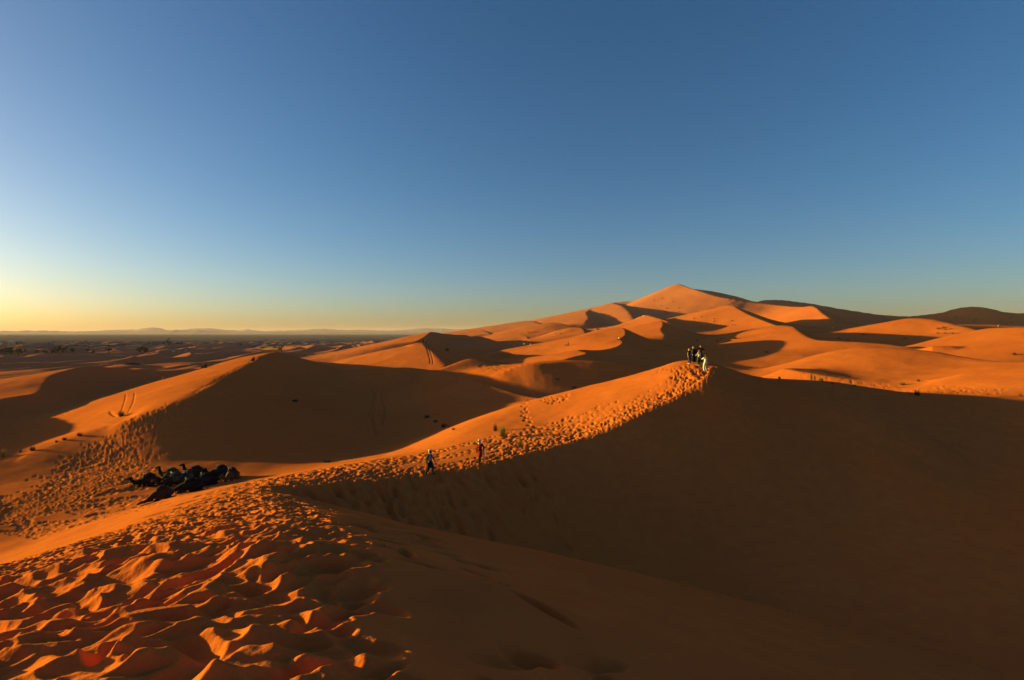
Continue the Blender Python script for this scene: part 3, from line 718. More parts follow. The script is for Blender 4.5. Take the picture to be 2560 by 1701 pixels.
SKIN = (.36, .19, .115)
def person(label, loc, face, H=1.72, feet=((-.1, .02), (.1, -.02)), hands=((-.27, .05, .80), (.27, .05, .80)), lean=0.0, clothes=(), skin=SKIN, hair=None,
           female=False, sit=False, group=None, fine=True, look=0.0, cat='person'):
    s = H / 1.75
    T = thing('person', label, cat, loc, face, group)
    T.scale = (s, s, s)
    sw = .165 if female else .185; hw = .10 if female else .095
    hz = .30 if sit else .93
    def Y(z): return lean * (z - hz)
    hip = [Vector((sx * hw, 0, hz - .02)) for sx in (-1, 1)]
    sh = [Vector((sx * sw, Y(hz + .50) - .01, hz + .50)) for sx in (-1, 1)]
    legs = []
    for i, (fx, fy) in enumerate(feet):
        an = Vector((fx, fy, .085))
        kn, an = ik(hip[i], an, .445, .425, (0, 1, .15 if not sit else 1.2))
        legs.append((hip[i], kn, an))
    arms = []
    for i, hp in enumerate(hands):
        el, wr = ik(sh[i], hp, .29, .255, (.6 if i else -.6, -.6, -.2))
        arms.append((sh[i], el, wr))
    vox = .0085 if fine else .022
    hc = Vector((0, Y(hz + .71) + .015, hz + .71))
    Rl = Matrix.Rotation(look, 4, 'Z')
    def hp(x, y, z): return hc + (Rl @ Vector((x, y, z)))
    bm = bmesh.new()
    # trunk
    add_tube(bm, [(0, 0, hz - .06, .135), (0, Y(hz + .1), hz + .08, .125 if not female else .118), (0, Y(hz + .28), hz + .28, .13), (0, Y(hz + .44), hz + .43, .118)], 12)
    add_tube(bm, [(-sw + .03, Y(hz + .47), hz + .475, .06), (0, Y(hz + .5), hz + .485, .085), (sw - .03, Y(hz + .47), hz + .475, .06)], 10)
    for sx in (-1, 1):
        add_ell(bm, (sx * .075, .01, hz + .02), (.105, .12, .13)); add_ell(bm, (sx * .085, Y(hz + .36) + .055, hz + .36), (.09, .07, .085))
    add_tube(bm, [(0, Y(hz + .5), hz + .49, .062), (0, Y(hz + .6), hz + .6, .054), (*hp(0, -.01, -.06), .055)], 10)
    for h_, k_, a_ in legs:
        mid = k_.lerp(a_, .3) + Vector((0, -.018, 0))
        add_tube(bm, [(*h_, .088), (*h_.lerp(k_, .45), .078), (*k_, .056), (*mid, .056), (*a_, .037)], 10)
        add_tube(bm, [(*(a_ + Vector((0, -.045, -.045))), .036), (*(a_ + Vector((0, .06, -.045))), .036), (*(a_ + Vector((0, .15, -.055))), .026)], 8)
    for i, (s_, e_, w_) in enumerate(arms):
        add_tube(bm, [(*s_, .056), (*s_.lerp(e_, .5), .047), (*e_, .039), (*e_.lerp(w_, .3), .040), (*w_, .026)], 8)
        if fine: hand(bm, w_, w_ - e_, 1 if i else -1)
        else: add_tube(bm, [(*w_, .03), (*(w_ + (w_ - e_).normalized() * .12), .032)], 6)
    # head: skull, jaw, nose, brow, ears
    add_ell(bm, hp(0, -.012, .025), (.074, .092, .088)); add_ell(bm, hp(0, .025, -.045), (.056, .062, .068)); add_ell(bm, hp(0, .06, -.085), (.03, .026, .024))
    if fine:
        add_tube(bm, [(*hp(0, .082, .012), .009), (*hp(0, .104, -.028), .013)], 6); add_ell(bm, hp(0, .092, -.058), (.026, .012, .010))
        add_tube(bm, [(*hp(-.04, .07, .026), .010), (*hp(.04, .07, .026), .010)], 6)
        for sx in (-1, 1): add_ell(bm, hp(sx * .077, -.01, -.01), (.011, .02, .032))
    me_ = fuse(bm, 'body', vox, 2, .35 if fine else .6)
    body = link('body', me_, M('skin %.2f' % skin[0], skin, .6, .08, 30), T)
    if fine:
        for sx in (-1, 1):
            b2 = bmesh.new(); add_ell(b2, hp(sx * .031, .078, .008), (.013, .009, .008), seg=8, rings=6)
            link('eye', mesh_from(b2, 'eye'), M('eye', (.03, .022, .018), .3, .1), body)
    gv = .013 if fine else .028
    for c in clothes:
        kind, col = c[0], c[1]; opt = c[2] if len(c) > 2 else {}
        mt = M('%s cloth %s' % (kind, '_'.join('%.3f' % q for q in col)), col, .92, .12, 9)
        bm = bmesh.new(); nm = kind
        if kind in ('robe', 'dress', 'top', 'shirt', 'jacket'):
            hem = opt.get('hem', {'robe': .44, 'dress': .16, 'top': hz - .10, 'shirt': hz - .14, 'jacket': hz - .10}[kind])
            fl = opt.get('flare', .24 if kind in ('robe', 'dress') else .16)
            add_tube(bm, [(-sw + .02, Y(hz + .47), hz + .475, .075), (0, Y(hz + .5), hz + .48, .095), (sw - .02, Y(hz + .47), hz + .475, .075)], 10)
            pts = [(0, Y(hz + .44), hz + .44, .135), (0, Y(hz + .28), hz + .28, .150), (0, Y(hz + .08), hz + .08, .148)]
            add_tube(bm, pts + [(0, 0, hz - .08, .165)], 14, cap=False)
            for sx in (-1, 1): add_ell(bm, (sx * .085, Y(hz + .36) + .055, hz + .36), (.10, .08, .10)); add_ell(bm, (sx * .075, .01, hz), (.12, .135, .15))
            if hem < hz - .15:
                mx = .5 * (legs[0][1] + legs[1][1])
                fo = .5 * (legs[0][2] + legs[1][2])
                t = (hz - .08 - hem) / max(hz - .08 - .08, .1)
                cx, cy = fo.x * t, mx.y * min(1, 2 * t) * .5 + fo.y * t * .5
                # skirt follows both legs
                for h_, k_, a_ in legs:
                    q = k_ if hem < k_.z else h_.lerp(k_, (h_.z - hem) / max(h_.z - k_.z, .05))
                    lo = q if hem >= k_.z else k_.lerp(a_, (k_.z - hem) / max(k_.z - a_.z, .05))
                    add_tube(bm, [(*h_, .14), (*h_.lerp(q, .6), .125), (*q, .115), (*lo, fl * .52)], 10, cap=False)
                add_tube(bm, [(0, 0, hz - .05, .165), (cx * .5, cy * .5, .5 * (hz + hem), .17), (cx, cy, hem + .02, fl * .78)], 14, cap=False)
            sl = opt.get('sleeve', .95)
            for s_, e_, w_ in arms:
                if sl > .5:
                    q = e_.lerp(w_, (sl - .5) * 2); add_tube(bm, [(*s_, .073), (*s_.lerp(e_, .5), .064), (*e_, .056), (*q, opt.get('cuff', .05))], 8)
                elif sl > 0: add_tube(bm, [(*s_, .072), (*s_.lerp(e_, sl * 2), .063)], 8)
        elif kind in ('trousers', 'leggings', 'jeans'):
            g = .018 if kind == 'leggings' else .03
            for h_, k_, a_ in legs:
                add_tube(bm, [(*h_, .092 + g), (*h_.lerp(k_, .45), .08 + g), (*k_, .056 + g), (*k_.lerp(a_, .3), .055 + g), (*k_.lerp(a_, .95), .042 + g)], 10, cap=False)
            add_tube(bm, [(0, 0, hz - .1, .13 + g), (0, 0, hz + .10, .125 + g)], 12)
            for sx in (-1, 1): add_ell(bm, (sx * .075, .008, hz + .0), (.11 + g * .6, .125 + g * .6, .14))
        elif kind == 'turban':
            for k, (zz, r) in enumerate(((.055, .10), (.085, .105), (.11, .085))):
                n = 14; tl = .25 if k % 2 else -.2
                ring = [hp(math.cos(a) * r * .92, math.sin(a) * r * 1.08 - .012, zz + math.sin(a + k) * .018) for a in (2 * math.pi * q / n for q in range(n))]
                for q in range(n): add_tube(bm, [(*ring[q], .026), (*ring[(q + 1) % n], .026)], 6)
            add_ell(bm, hp(0, -.015, .075), (.085, .10, .075))
            add_tube(bm, [(*hp(.05, -.06, .02), .05), (*hp(.02, -.085, -.07), .06), (*hp(-.02, -.05, -.16), .075)], 8)
            add_tube(bm, [(*hp(-.09, .0, -.15), .05), (*hp(0, .085, -.165), .05), (*hp(.09, .0, -.15), .05)], 8)
        elif kind == 'scarf':
            side = opt.get('side', 1); z1 = opt.get('low', .55)
            a0 = hp(.05 * side, -.02, -.15)
            bk = -.16 if opt.get('back') else .07
            add_tube(bm, [(*a0, .05), (side * (sw + .01), Y(hz + .4) + bk, hz + .42, .055), (side * (sw + .04), bk + .02, hz + .12, .058), (side * (sw + .08), bk - .02, z1, .05)], 8)
            if not opt.get('back'): add_tube(bm, [(side * (sw - .05), Y(hz + .4) + .11, hz + .42, .05), (side * (sw - .06), .13, hz + .15, .045)], 8)
        elif kind == 'hair':
            ln = opt.get('long', .18)
            add_ell(bm, hp(0, -.024, .045), (.086, .098, .088))
            if ln > .08:
                add_tube(bm, [(*hp(0, -.06, .02), .08), (*hp(0, -.075, -.08), .082), (*hp(0, -.075, -.06 - ln), .05)], 10)
                for sx in (-1, 1): add_tube(bm, [(*hp(sx * .065, -.01, .04), .03), (*hp(sx * .078, -.005, -.09), .034), (*hp(sx * .07, .01, -.05 - ln * .8), .022)], 8)
            else: add_ell(bm, hp(0, -.05, -.02), (.075, .06, .07))
        elif kind == 'hat':
            bmesh.ops.create_cone(bm, segments=20, radius1=.17, radius2=.165, depth=.02, cap_ends=True, matrix=Matrix.Translation(hp(0, -.01, .055)))
            add_ell(bm, hp(0, -.015, .08), (.09, .105, .075))
        elif kind == 'shoe':
            for h_, k_, a_ in legs:
                b3 = bmesh.new()
                add_tube(b3, [(*(a_ + Vector((0, -.05, -.042))), .046), (*(a_ + Vector((0, .06, -.045))), .047), (*(a_ + Vector((0, .165, -.055))), .033)], 8)
                link('shoe', fuse(b3, 'shoe', gv, 2, .5), mt, T)
            bm.free(); continue
        elif kind == 'phone':
            c_ = .5 * (arms[0][2] + arms[1][2]) + Vector((0, .10, .08))
            add_box(bm, c_, (.15, .012, .075)); link('phone', mesh_from(bm, 'phone', False), mt, T); continue
        link(nm, fuse(bm, nm, gv, 2, .45 if fine else .6), mt, T)
    return T

def ang_to(dx, dy): return math.atan2(-dx, dy)          # rotation that turns local +y to (dx, dy)
EMB = -.03                                              # feet settle a little into the sand
def stand(u, v, d, **k):
    h = place(u, v, d); return (h[0], h[1], h[2] + EMB)

NAVY, INK, WHITE, CREAM = (.012, .016, .045), (.006, .006, .012), (.62, .56, .50), (.66, .58, .46)
# the two guides walking on the lit ridge
person('person in a dark navy knee length robe and pale turban walking on the lit ridge', stand(1074, 1186, 37), ang_to(.92, -.25), 1.76, feet=((-.08, .22), (.09, -.24)),
       hands=((-.24, .30, .92), (.25, -.16, .83)), lean=.06, clothes=(('trousers', (.015, .015, .02)), ('robe', NAVY, {'hem': .46}), ('turban', (.58, .47, .44)), ('scarf', (.42, .28, .27), {'side': 1, 'low': .95}), ('shoe', (.02, .018, .016))), skin=(.20, .10, .06))
person('person in a deep red robe with a white turban and long white scarf', stand(1200, 1157, 38.5), ang_to(-.5, -.8), 1.80, feet=((-.12, .20), (.12, -.22)),
       hands=((-.30, .06, 1.0), (.26, .1, .82)), lean=.04, clothes=(('trousers', (.012, .012, .016)), ('robe', (.20, .006, .010), {'hem': .50}), ('turban', (.68, .62, .58)), ('scarf', (.60, .50, .46), {'side': -1, 'low': .42, 'back': True}), ('shoe', (.02, .015, .012))), skin=(.18, .09, .055))
# the group on the summit
G = 'group of tourists on the ridge summit'
gx_ = lambda u, v, d: stand(u, v, d)
person('blond person in a navy top and violet blue trousers, leftmost of the summit group', gx_(1723, 909, 52.5), ang_to(.45, -.9), 1.66, feet=((-.1, .05), (.1, -.06)), hands=((-.25, .02, .80), (.25, .05, .80)), female=True, group=G,
       clothes=(('trousers', (.05, .04, .17)), ('top', (.014, .014, .05), {'sleeve': .2}), ('hair', (.42, .24, .07), {'long': .12}), ('shoe', (.55, .48, .4))), skin=(.46, .26, .17))
person('fair haired person in a long black dress, second from left in the summit group', gx_(1733, 905, 53.5), ang_to(.3, -.95), 1.74, feet=((-.09, .0), (.09, .02)), hands=((-.22, .10, .90), (.22, .12, .92)), female=True, group=G,
       clothes=(('dress', INK, {'hem': .12, 'flare': .34}), ('hair', (.30, .20, .08), {'long': .2}), ('scarf', (.10, .09, .05), {'side': 1, 'low': 1.0}), ('shoe', (.02, .02, .02))), skin=(.44, .26, .17))
person('dark haired person in black top and pale jeans half hidden in the summit group', gx_(1742, 905, 53.5), ang_to(.1, -1), 1.70, feet=((-.1, .0), (.1, .02)), hands=((-.24, .14, .86), (.25, .02, .80)), female=True, group=G,
       clothes=(('jeans', (.11, .16, .22)), ('top', (.02, .018, .02)), ('hair', (.018, .012, .010), {'long': .2}), ('shoe', (.02, .02, .02))), skin=(.40, .22, .15))
person('tall person in a dark maroon shirt standing at the back of the summit group', gx_(1751, 905, 53.5), ang_to(-.1, -1), 1.86, feet=((-.11, .0), (.11, .03)), hands=((-.30, .26, 1.12), (.33, .22, 1.02)), group=G,
       clothes=(('trousers', (.03, .022, .02)), ('shirt', (.10, .012, .012)), ('hair', (.10, .04, .02), {'long': .03}), ('shoe', (.03, .02, .02))), skin=(.46, .24, .16))
person('red haired person in a cream shirt and olive green trousers in the summit group', gx_(1748, 914, 51), ang_to(-.5, .8), 1.70, feet=((-.08, .04), (.11, -.05)), hands=((-.26, .22, 1.16), (.26, .06, .84)), female=True, group=G,
       clothes=(('trousers', (.055, .05, .014)), ('shirt', CREAM, {'sleeve': .3}), ('hair', (.20, .06, .02), {'long': .22}), ('shoe', (.4, .35, .3))), skin=(.46, .25, .16))
person('person all in white seen from behind holding up a phone beside the summit group', gx_(1764, 929, 47.5), ang_to(-.35, .95), 1.72, feet=((-.16, .02), (.14, -.02)), hands=((-.10, .34, 1.38), (.12, .34, 1.38)), female=True, group=G,
       clothes=(('trousers', (.64, .58, .50)), ('jacket', (.66, .61, .56), {'hem': .78}), ('hair', (.10, .045, .02), {'long': .1}), ('phone', (.02, .02, .02)), ('shoe', (.55, .5, .45))), skin=(.44, .25, .16))
# far walkers, a few pixels each
def far(label, u, v, d, face, **k):
    return person(label, stand(u, v, d), face, fine=False, **k)
far('person in dark clothes sitting alone on the crest of the left ridge', 634, 903, 99, ang_to(-1, .2), H=1.78, sit=True, feet=((-.12, .62), (.12, .58)), hands=((-.2, .4, .42), (.2, .4, .42)), lean=-.1, clothes=(('trousers', (.01, .01, .014)), ('jacket', (.02, .02, .03)), ('hat', (.03, .03, .035))))
far('person in a white top kneeling on the crest of the hooked dune', 1547, 850, 190, ang_to(-1, -.2), H=1.8, sit=True, feet=((-.12, .45), (.12, .5)), hands=((-.25, .3, .4), (.25, .3, .4)), clothes=(('trousers', (.012, .01, .012)), ('jacket', (.62, .6, .6)), ('hair', (.03, .02, .015), {'long': .04})))
P_G = 'people on top of the pyramid dune'
far('person in a dark robe standing tallest on the pyramid dune summit', 1057.5, 858, 202, ang_to(.4, -1), group=P_G, clothes=(('dress', (.012, .012, .016)), ('turban', (.05, .04, .04))))
far('person in reddish clothes standing at the right on the pyramid dune summit', 1065, 860, 204, ang_to(-.2, -1), group=P_G, H=1.7, clothes=(('trousers', (.03, .02, .02)), ('shirt', (.14, .03, .02)), ('hair', (.03, .02, .015), {'long': .04})))
far('person in black sitting at the left edge of the pyramid dune summit', 1050, 858, 202, ang_to(-1, -.3), group=P_G, sit=True, feet=((-.12, .5), (.12, .55)), hands=((-.2, .35, .4), (.2, .35, .4)), clothes=(('trousers', (.01, .01, .01)), ('jacket', (.02, .015, .015)), ('hair', (.02, .015, .01), {'long': .04})))
far('person in a pale robe leading the standing camel in the far shadowed hollow', 1326, 868, 262, ang_to(1, -.2), feet=((-.1, .2), (.1, -.2)), clothes=(('robe', (.5, .45, .4)), ('turban', (.5, .45, .42))))
for k, (u, c, w_) in enumerate(((1413.5, (.45, .2, .15), 'brick red'), (1417.5, (.5, .36, .3), 'pale pink'), (1421, (.2, .1, .08), 'brown'))):
    far('person in %s walking in a file of three across the hooked dune face' % w_, u, 866 - k * .8, 235, ang_to(1, .3), group='walkers in file on the hooked dune', feet=((-.1, .22), (.1, -.22)), clothes=(('trousers', (.06, .04, .04)), ('shirt', c), ('hair', (.05, .03, .02), {'long': .04})))
far('person standing on the crest of the second big dune', 1830, 766, 440, ang_to(-.5, -1), H=1.85, clothes=(('trousers', (.05, .04, .04)), ('shirt', (.4, .3, .25)), ('hair', (.04, .03, .02), {'long': .04})))
far('person standing at the very top of the biggest dune', 1694, 710.5, 900, ang_to(-.3, -1), H=1.95, clothes=(('trousers', (.02, .02, .03)), ('jacket', (.04, .03, .03)), ('hair', (.02, .02, .02), {'long': .04})))
for k, (u, c, w_, dx) in enumerate(((2031, (.05, .03, .03), 'dark brown', 0), (2037, (.02, .02, .02), 'black', 0), (2076, (.2, .15, .12), 'tan', 0), (2082, (.62, .58, .55), 'white', 0), (2102, (.03, .03, .05), 'navy', 0))):
    far('person in %s on the thin sunlit strip behind the right hand dunes' % w_, u, 823, 300, ang_to(.2, -1), group='people on the far lit strip', H=1.8, clothes=(('robe', c), ('turban', tuple(min(1, q * 1.1) for q in c))))
far('person in pale clothes sitting on top of the rounded dune at the far right', 2496, 820, 182, ang_to(-.3, -1), sit=True, feet=((-.12, .5), (.12, .55)), hands=((-.2, .35, .4), (.2, .35, .4)), clothes=(('trousers', (.03, .02, .02)), ('shirt', (.3, .26, .22)), ('turban', (.3, .26, .22))))
for k, u in enumerate((504, 508.5, 513)):
    far('tiny dark person sitting in a row on the far end of the left dune', u, 922 - k * .4, 165, ang_to(-.3, 1), group='row of people sitting far left', sit=True, feet=((-.12, .5), (.12, .55)), hands=((-.2, .35, .4), (.2, .35, .4)), clothes=(('trousers', (.01, .01, .01)), ('jacket', (.03, .025, .025)), ('turban', (.2, .16, .14) if k == 1 else (.03, .03, .03))))

# ================================================================ camels
def camel(label, loc, face, coat=(.035, .02, .013), face_col=None, blanket=(.05, .05, .04), neck='up', turn=0.0, handle=True, size=.88, group='camels resting on the sand flat'):
    T = thing('camel', label, 'camel', loc, face, group); T.scale = (size,) * 3
    bm = bmesh.new()
    add_tube(bm, [(0, -.95, .50, .26), (0, -.6, .55, .37), (0, -.1, .58, .43), (0, .35, .58, .40), (0, .68, .60, .27)], 16)
    add_ell(bm, (0, -.12, 1.02), (.23, .36, .30))
    # neck and head
    if neck == 'up': nk = [(0, .62, .62, .28), (0, .92, .55, .23), (0, 1.16, .70, .18), (0, 1.27, 1.0, .15), (0, 1.32, 1.26, .13)]
    elif neck == 'low': nk = [(0, .62, .60, .28), (0, .96, .44, .22), (0, 1.24, .42, .18), (0, 1.46, .60, .15), (0, 1.56, .86, .13)]
    else: nk = [(0, .60, .60, .27), (0, .95, .45, .20), (0, 1.25, .32, .16), (0, 1.5, .26, .13), (0, 1.66, .28, .12)]
    R_ = Matrix.Rotation(turn, 4, 'Z')
    def tn(p):
        k = min(1, max(0, (p[1] - .6) / .7)); q = Matrix.Rotation(turn * k, 4, 'Z') @ Vector((p[0], p[1] - .6, p[2])); return (q.x, q.y + .6, q.z)
    add_tube(bm, [(*tn(p), p[3]) for p in nk], 12)
    hx = nk[-1]; dn = -.10 if neck != 'flat' else -.05
    def hd(x, y, z): return tn((x, hx[1] + y, hx[2] + z))
    add_tube(bm, [(*hd(0, -.03, .02), .105), (*hd(0, .14, .03), .098), (*hd(0, .30, -.03), .078), (*hd(0, .43, dn), .066)], 10)
    add_tube(bm, [(*hd(0, .1, -.05), .07), (*hd(0, .36, dn - .045), .048)], 8)
    for sx in (-1, 1):
        add_tube(bm, [(*hd(sx * .075, -.01, .09), .03), (*hd(sx * .10, -.05, .15), .016)], 6)
        add_ell(bm, hd(sx * .075, .12, .06), (.03, .04, .03))
        # folded legs
        add_tube(bm, [(sx * .24, .42, .46, .16), (sx * .30, .62, .26, .115), (sx * .31, .88, .12, .085)], 10)
        add_tube(bm, [(sx * .31, .90, .09, .075), (sx * .27, .62, .07, .06), (sx * .23, .40, .06, .075)], 8)
        add_tube(bm, [(sx * .22, -.72, .52, .25), (sx * .36, -.40, .34, .18), (sx * .42, -.10, .18, .10)], 10)
        add_tube(bm, [(sx * .42, -.12, .15, .09), (sx * .42, -.55, .14, .08), (sx * .38, -.98, .12, .075)], 8)
        add_tube(bm, [(sx * .38, -.98, .10, .07), (sx * .34, -.6, .06, .055), (sx * .32, -.25, .05, .075)], 8)
    add_tube(bm, [(0, -1.15, .58, .05), (0, -1.30, .38, .035), (0.03, -1.34, .16, .04)], 6)
    add_ell(bm, (0, .42, .13), (.15, .18, .13))
    body = link('body', fuse(bm, 'camel_body', .028, 4, .6), M('coat %.3f' % coat[0], coat, .95, .35, 6), T)
    if face_col:
        b2 = bmesh.new()
        add_tube(b2, [(*hd(0, .20, .012), .098), (*hd(0, .31, -.03), .086), (*hd(0, .40, dn), .074)], 10)
        link('muzzle_patch', fuse(b2, 'muzzle_patch', .02, 2, .6), M('pale muzzle', face_col, .9, .15, 12), T)
    # blanket over the back, stuffed saddle ring, bags and T handle
    b2 = bmesh.new()
    add_tube(b2, [(0, -.58, .62, .40), (0, -.1, .64, .465), (0, .30, .64, .425)], 16, cap=False)
    v = [q for q in b2.verts if q.co.z < .42]
    for q in v: q.co.z = .42 + (q.co.z - .42) * .15
    link('blanket', fuse(b2, 'blanket', .03, 2, .6), M('blanket %.3f%.3f' % blanket[:2], blanket, .95, .3, 10), T)
    b2 = bmesh.new(); n = 16
    ring = [(math.cos(a) * .30, -.12 + math.sin(a) * .46, 1.02 - .10 * math.cos(2 * a) * .5) for a in (2 * math.pi * q / n for q in range(n))]
    for q in range(n): add_tube(b2, [(*ring[q], .085), (*ring[(q + 1) % n], .085)], 8)
    add_ell(b2, (0, -.12, 1.14), (.26, .36, .16))
    saddle = link('saddle', fuse(b2, 'saddle', .028, 2, .6), M('saddle %.3f%.3f' % (blanket[1], coat[0]), tuple(q * .55 for q in blanket), .95, .3, 12), T)
    if handle:
        b2 = bmesh.new()
        for sx in (-1, 1): add_tube(b2, [(sx * .16, .28, 1.0, .014), (sx * .12, .30, 1.36, .014)], 6)
        add_tube(b2, [(-.2, .30, 1.36, .018), (.2, .30, 1.36, .018)], 8)
        link('handle', mesh_from(b2, 'handle'), M('saddle metal', (.42, .40, .40), .4, .1, 10, .4), saddle)
    b2 = bmesh.new()
    for yy in (.07, .27):
        c_ = [hd(math.cos(a) * (.108 - .09 * (yy - .07)), yy, -.005 + math.sin(a) * (.115 - .1 * (yy - .07)) - .06 * (yy - .07)) for a in (2 * math.pi * q / 10 for q in range(10))]
        for q in range(10): add_tube(b2, [(*c_[q], .011), (*c_[(q + 1) % 10], .011)], 5)
    for sx in (-1, 1): add_tube(b2, [(*hd(sx * .10, .05, .0), .011), (*hd(sx * .09, .29, -.03), .011)], 5)
    link('halter', fuse(b2, 'halter', .012, 0, .5), M('halter rope', (.10, .05, .03), .9, .2, 20), T)
    return T

def couch(u, v, d, fx, fy, label, **k):
    h = place(u, v, d)
    f_ = Vector((fx, fy)).normalized(); r_ = Vector((f_.y, -f_.x))
    zz = lambda a, b: ground_z(h[0] + f_.x * a + r_.x * b, h[1] + f_.y * a + r_.y * b)
    F = Vector((f_.x, f_.y, (zz(1.0, 0) - zz(-.8, 0)) / 1.8)).normalized(); S_ = Vector((r_.x, r_.y, (zz(0, .4) - zz(0, -.4)) / .8)).normalized()
    U = S_.cross(F).normalized(); S_ = F.cross(U)
    T = camel(label, (h[0], h[1], .5 * (zz(.7, 0) + zz(-.7, 0)) - .07), 0, **k)
    T.rotation_euler = Matrix((S_, F, U)).transposed().to_euler()          # lies along the slope
    return T
BLK, UMB, BRN = (.016, .010, .008), (.030, .017, .011), (.11, .045, .018)
couch(372, 1214, 46, -1, -.12, 'dark camel lying at the left end of the herd with its neck held low', coat=BLK, neck='low', blanket=(.022, .018, .016))
couch(428, 1200, 49, -1, .05, 'dark camel with raised head and grey green blanket, leftmost in the back row', coat=UMB, blanket=(.06, .062, .04), face_col=(.10, .055, .025))
couch(489, 1192, 51, -1, .05, 'black camel with raised neck in the middle of the back row', coat=BLK, blanket=(.03, .02, .022))
couch(552, 1192, 51, -1, .0, 'black camel in the back row just behind the brown camel with the pale muzzle', coat=BLK, neck='low', blanket=(.022, .02, .025))
couch(581, 1200, 50, .1, -1, 'brown camel with a pale muzzle facing the viewer at the right end of the herd', coat=BRN, face_col=(.50, .40, .26), blanket=(.05, .03, .02), neck='low', turn=-.2)
couch(437, 1213, 46, -.6, -.8, 'camel with a tawny face and grey bundle lying in the centre of the herd', coat=UMB, face_col=(.22, .12, .05), blanket=(.065, .055, .045), neck='low')
couch(466, 1207, 48, .15, -1, 'camel with a yellowish face turned to the viewer behind the long black camel', coat=UMB, face_col=(.26, .17, .07), blanket=(.07, .06, .04), neck='low')
couch(514, 1214, 46, -1, -.35, 'dark camel with a bulky pack at the right of the front row', coat=BLK, neck='flat', blanket=(.024, .021, .02))
couch(474, 1229, 43.5, -.92, -.35, 'long black camel stretched out at the front of the herd', coat=BLK, neck='flat', blanket=(.014, .012, .012))
couch(404, 1250, 40.5, -.35, -.93, 'reddish brown camel lying apart nearest the viewer at the front left', coat=(.055, .022, .014), neck='flat', blanket=(.05, .025, .02), handle=False, size=.85)

# the standing camel far off
h = place(1313, 868, 260)
T = thing('camel', 'standing camel with pale packs in the far shadowed hollow', 'camel', (h[0], h[1], h[2] - .03), ang_to(1, -.1))
bm = bmesh.new()
add_tube(bm, [(0, -.7, 1.35, .28), (0, 0, 1.35, .38), (0, .6, 1.4, .3)], 12); add_ell(bm, (0, -.05, 1.8), (.22, .34, .26))
add_tube(bm, [(0, .6, 1.4, .22), (0, 1.0, 1.35, .15), (0, 1.3, 1.8, .12), (0, 1.35, 2.05, .11), (0, 1.75, 1.98, .07)], 10)
for sx in (-1, 1):
    add_tube(bm, [(sx * .2, .5, 1.2, .15), (sx * .2, .52, .62, .07), (sx * .2, .5, .05, .07)], 8)
    add_tube(bm, [(sx * .2, -.6, 1.25, .2), (sx * .22, -.45, .85, .11), (sx * .22, -.72, .5, .07), (sx * .22, -.66, .05, .07)], 8)
link('body', fuse(bm, 'standing_camel', .045, 3), M('coat 0.140', (.14, .08, .04), .95, .3, 6), T)
b2 = bmesh.new(); add_tube(b2, [(0, -.45, 1.45, .42), (0, .35, 1.45, .42)], 12); link('blanket', fuse(b2, 'pack', .05, 2), M('pale pack', (.34, .29, .22), .95, .2, 8), T)

# ================================================================ desert plants
def tussock(u, v, w, h_, label, kind='green', group=None, d=None, name='grass_tussock'):
    p = place(u, v, d)
    W, Hh = w / FPX * p[3], h_ / FPX * p[3]
    rg = random.Random(int(u * 7 + v * 13))
    col = {'green': (.11, .095, .03), 'dark': (.075, .062, .028), 'gold': (.42, .27, .06), 'tan': (.30, .19, .07), 'olive': (.27, .22, .05)}[kind]
    bm = bmesh.new()
    n = int(min(260, 60 + 6 * w)); bl = max(.007, .16 / FPX * p[3])
    for _ in range(n):
        a = rg.uniform(0, 2 * math.pi); r = W * .13 * math.sqrt(rg.random())
        base = Vector((math.cos(a) * r, math.sin(a) * r * .8, -.04))
        la = a + rg.gauss(0, .6); q_ = rg.random(); L = Hh * (1.1 - .55 * q_ * q_) * rg.uniform(.7, 1.1); out = W * (.03 + .48 * q_)
        q1 = base + Vector((math.cos(la) * out * .4, math.sin(la) * out * .4, L * .62)); q2 = base + Vector((math.cos(la) * out, math.sin(la) * out, L * (1 - .35 * q_)))
        tw = rg.uniform(0, math.pi); sd = Vector((math.cos(tw), math.sin(tw), 0)) * bl
        v = [bm.verts.new(base - sd), bm.verts.new(base + sd), bm.verts.new(q1 + sd * .7), bm.verts.new(q1 - sd * .7), bm.verts.new(q2)]
        bm.faces.new((v[0], v[1], v[2], v[3])); bm.faces.new((v[3], v[2], v[4]))
    o = link(name, mesh_from(bm, name, False), M('grass ' + kind, col, .9, .35, 3), None)
    o.location = p[:3]
    return tag(o, label, 'grass tussock' if name == 'grass_tussock' else 'shrub', group)

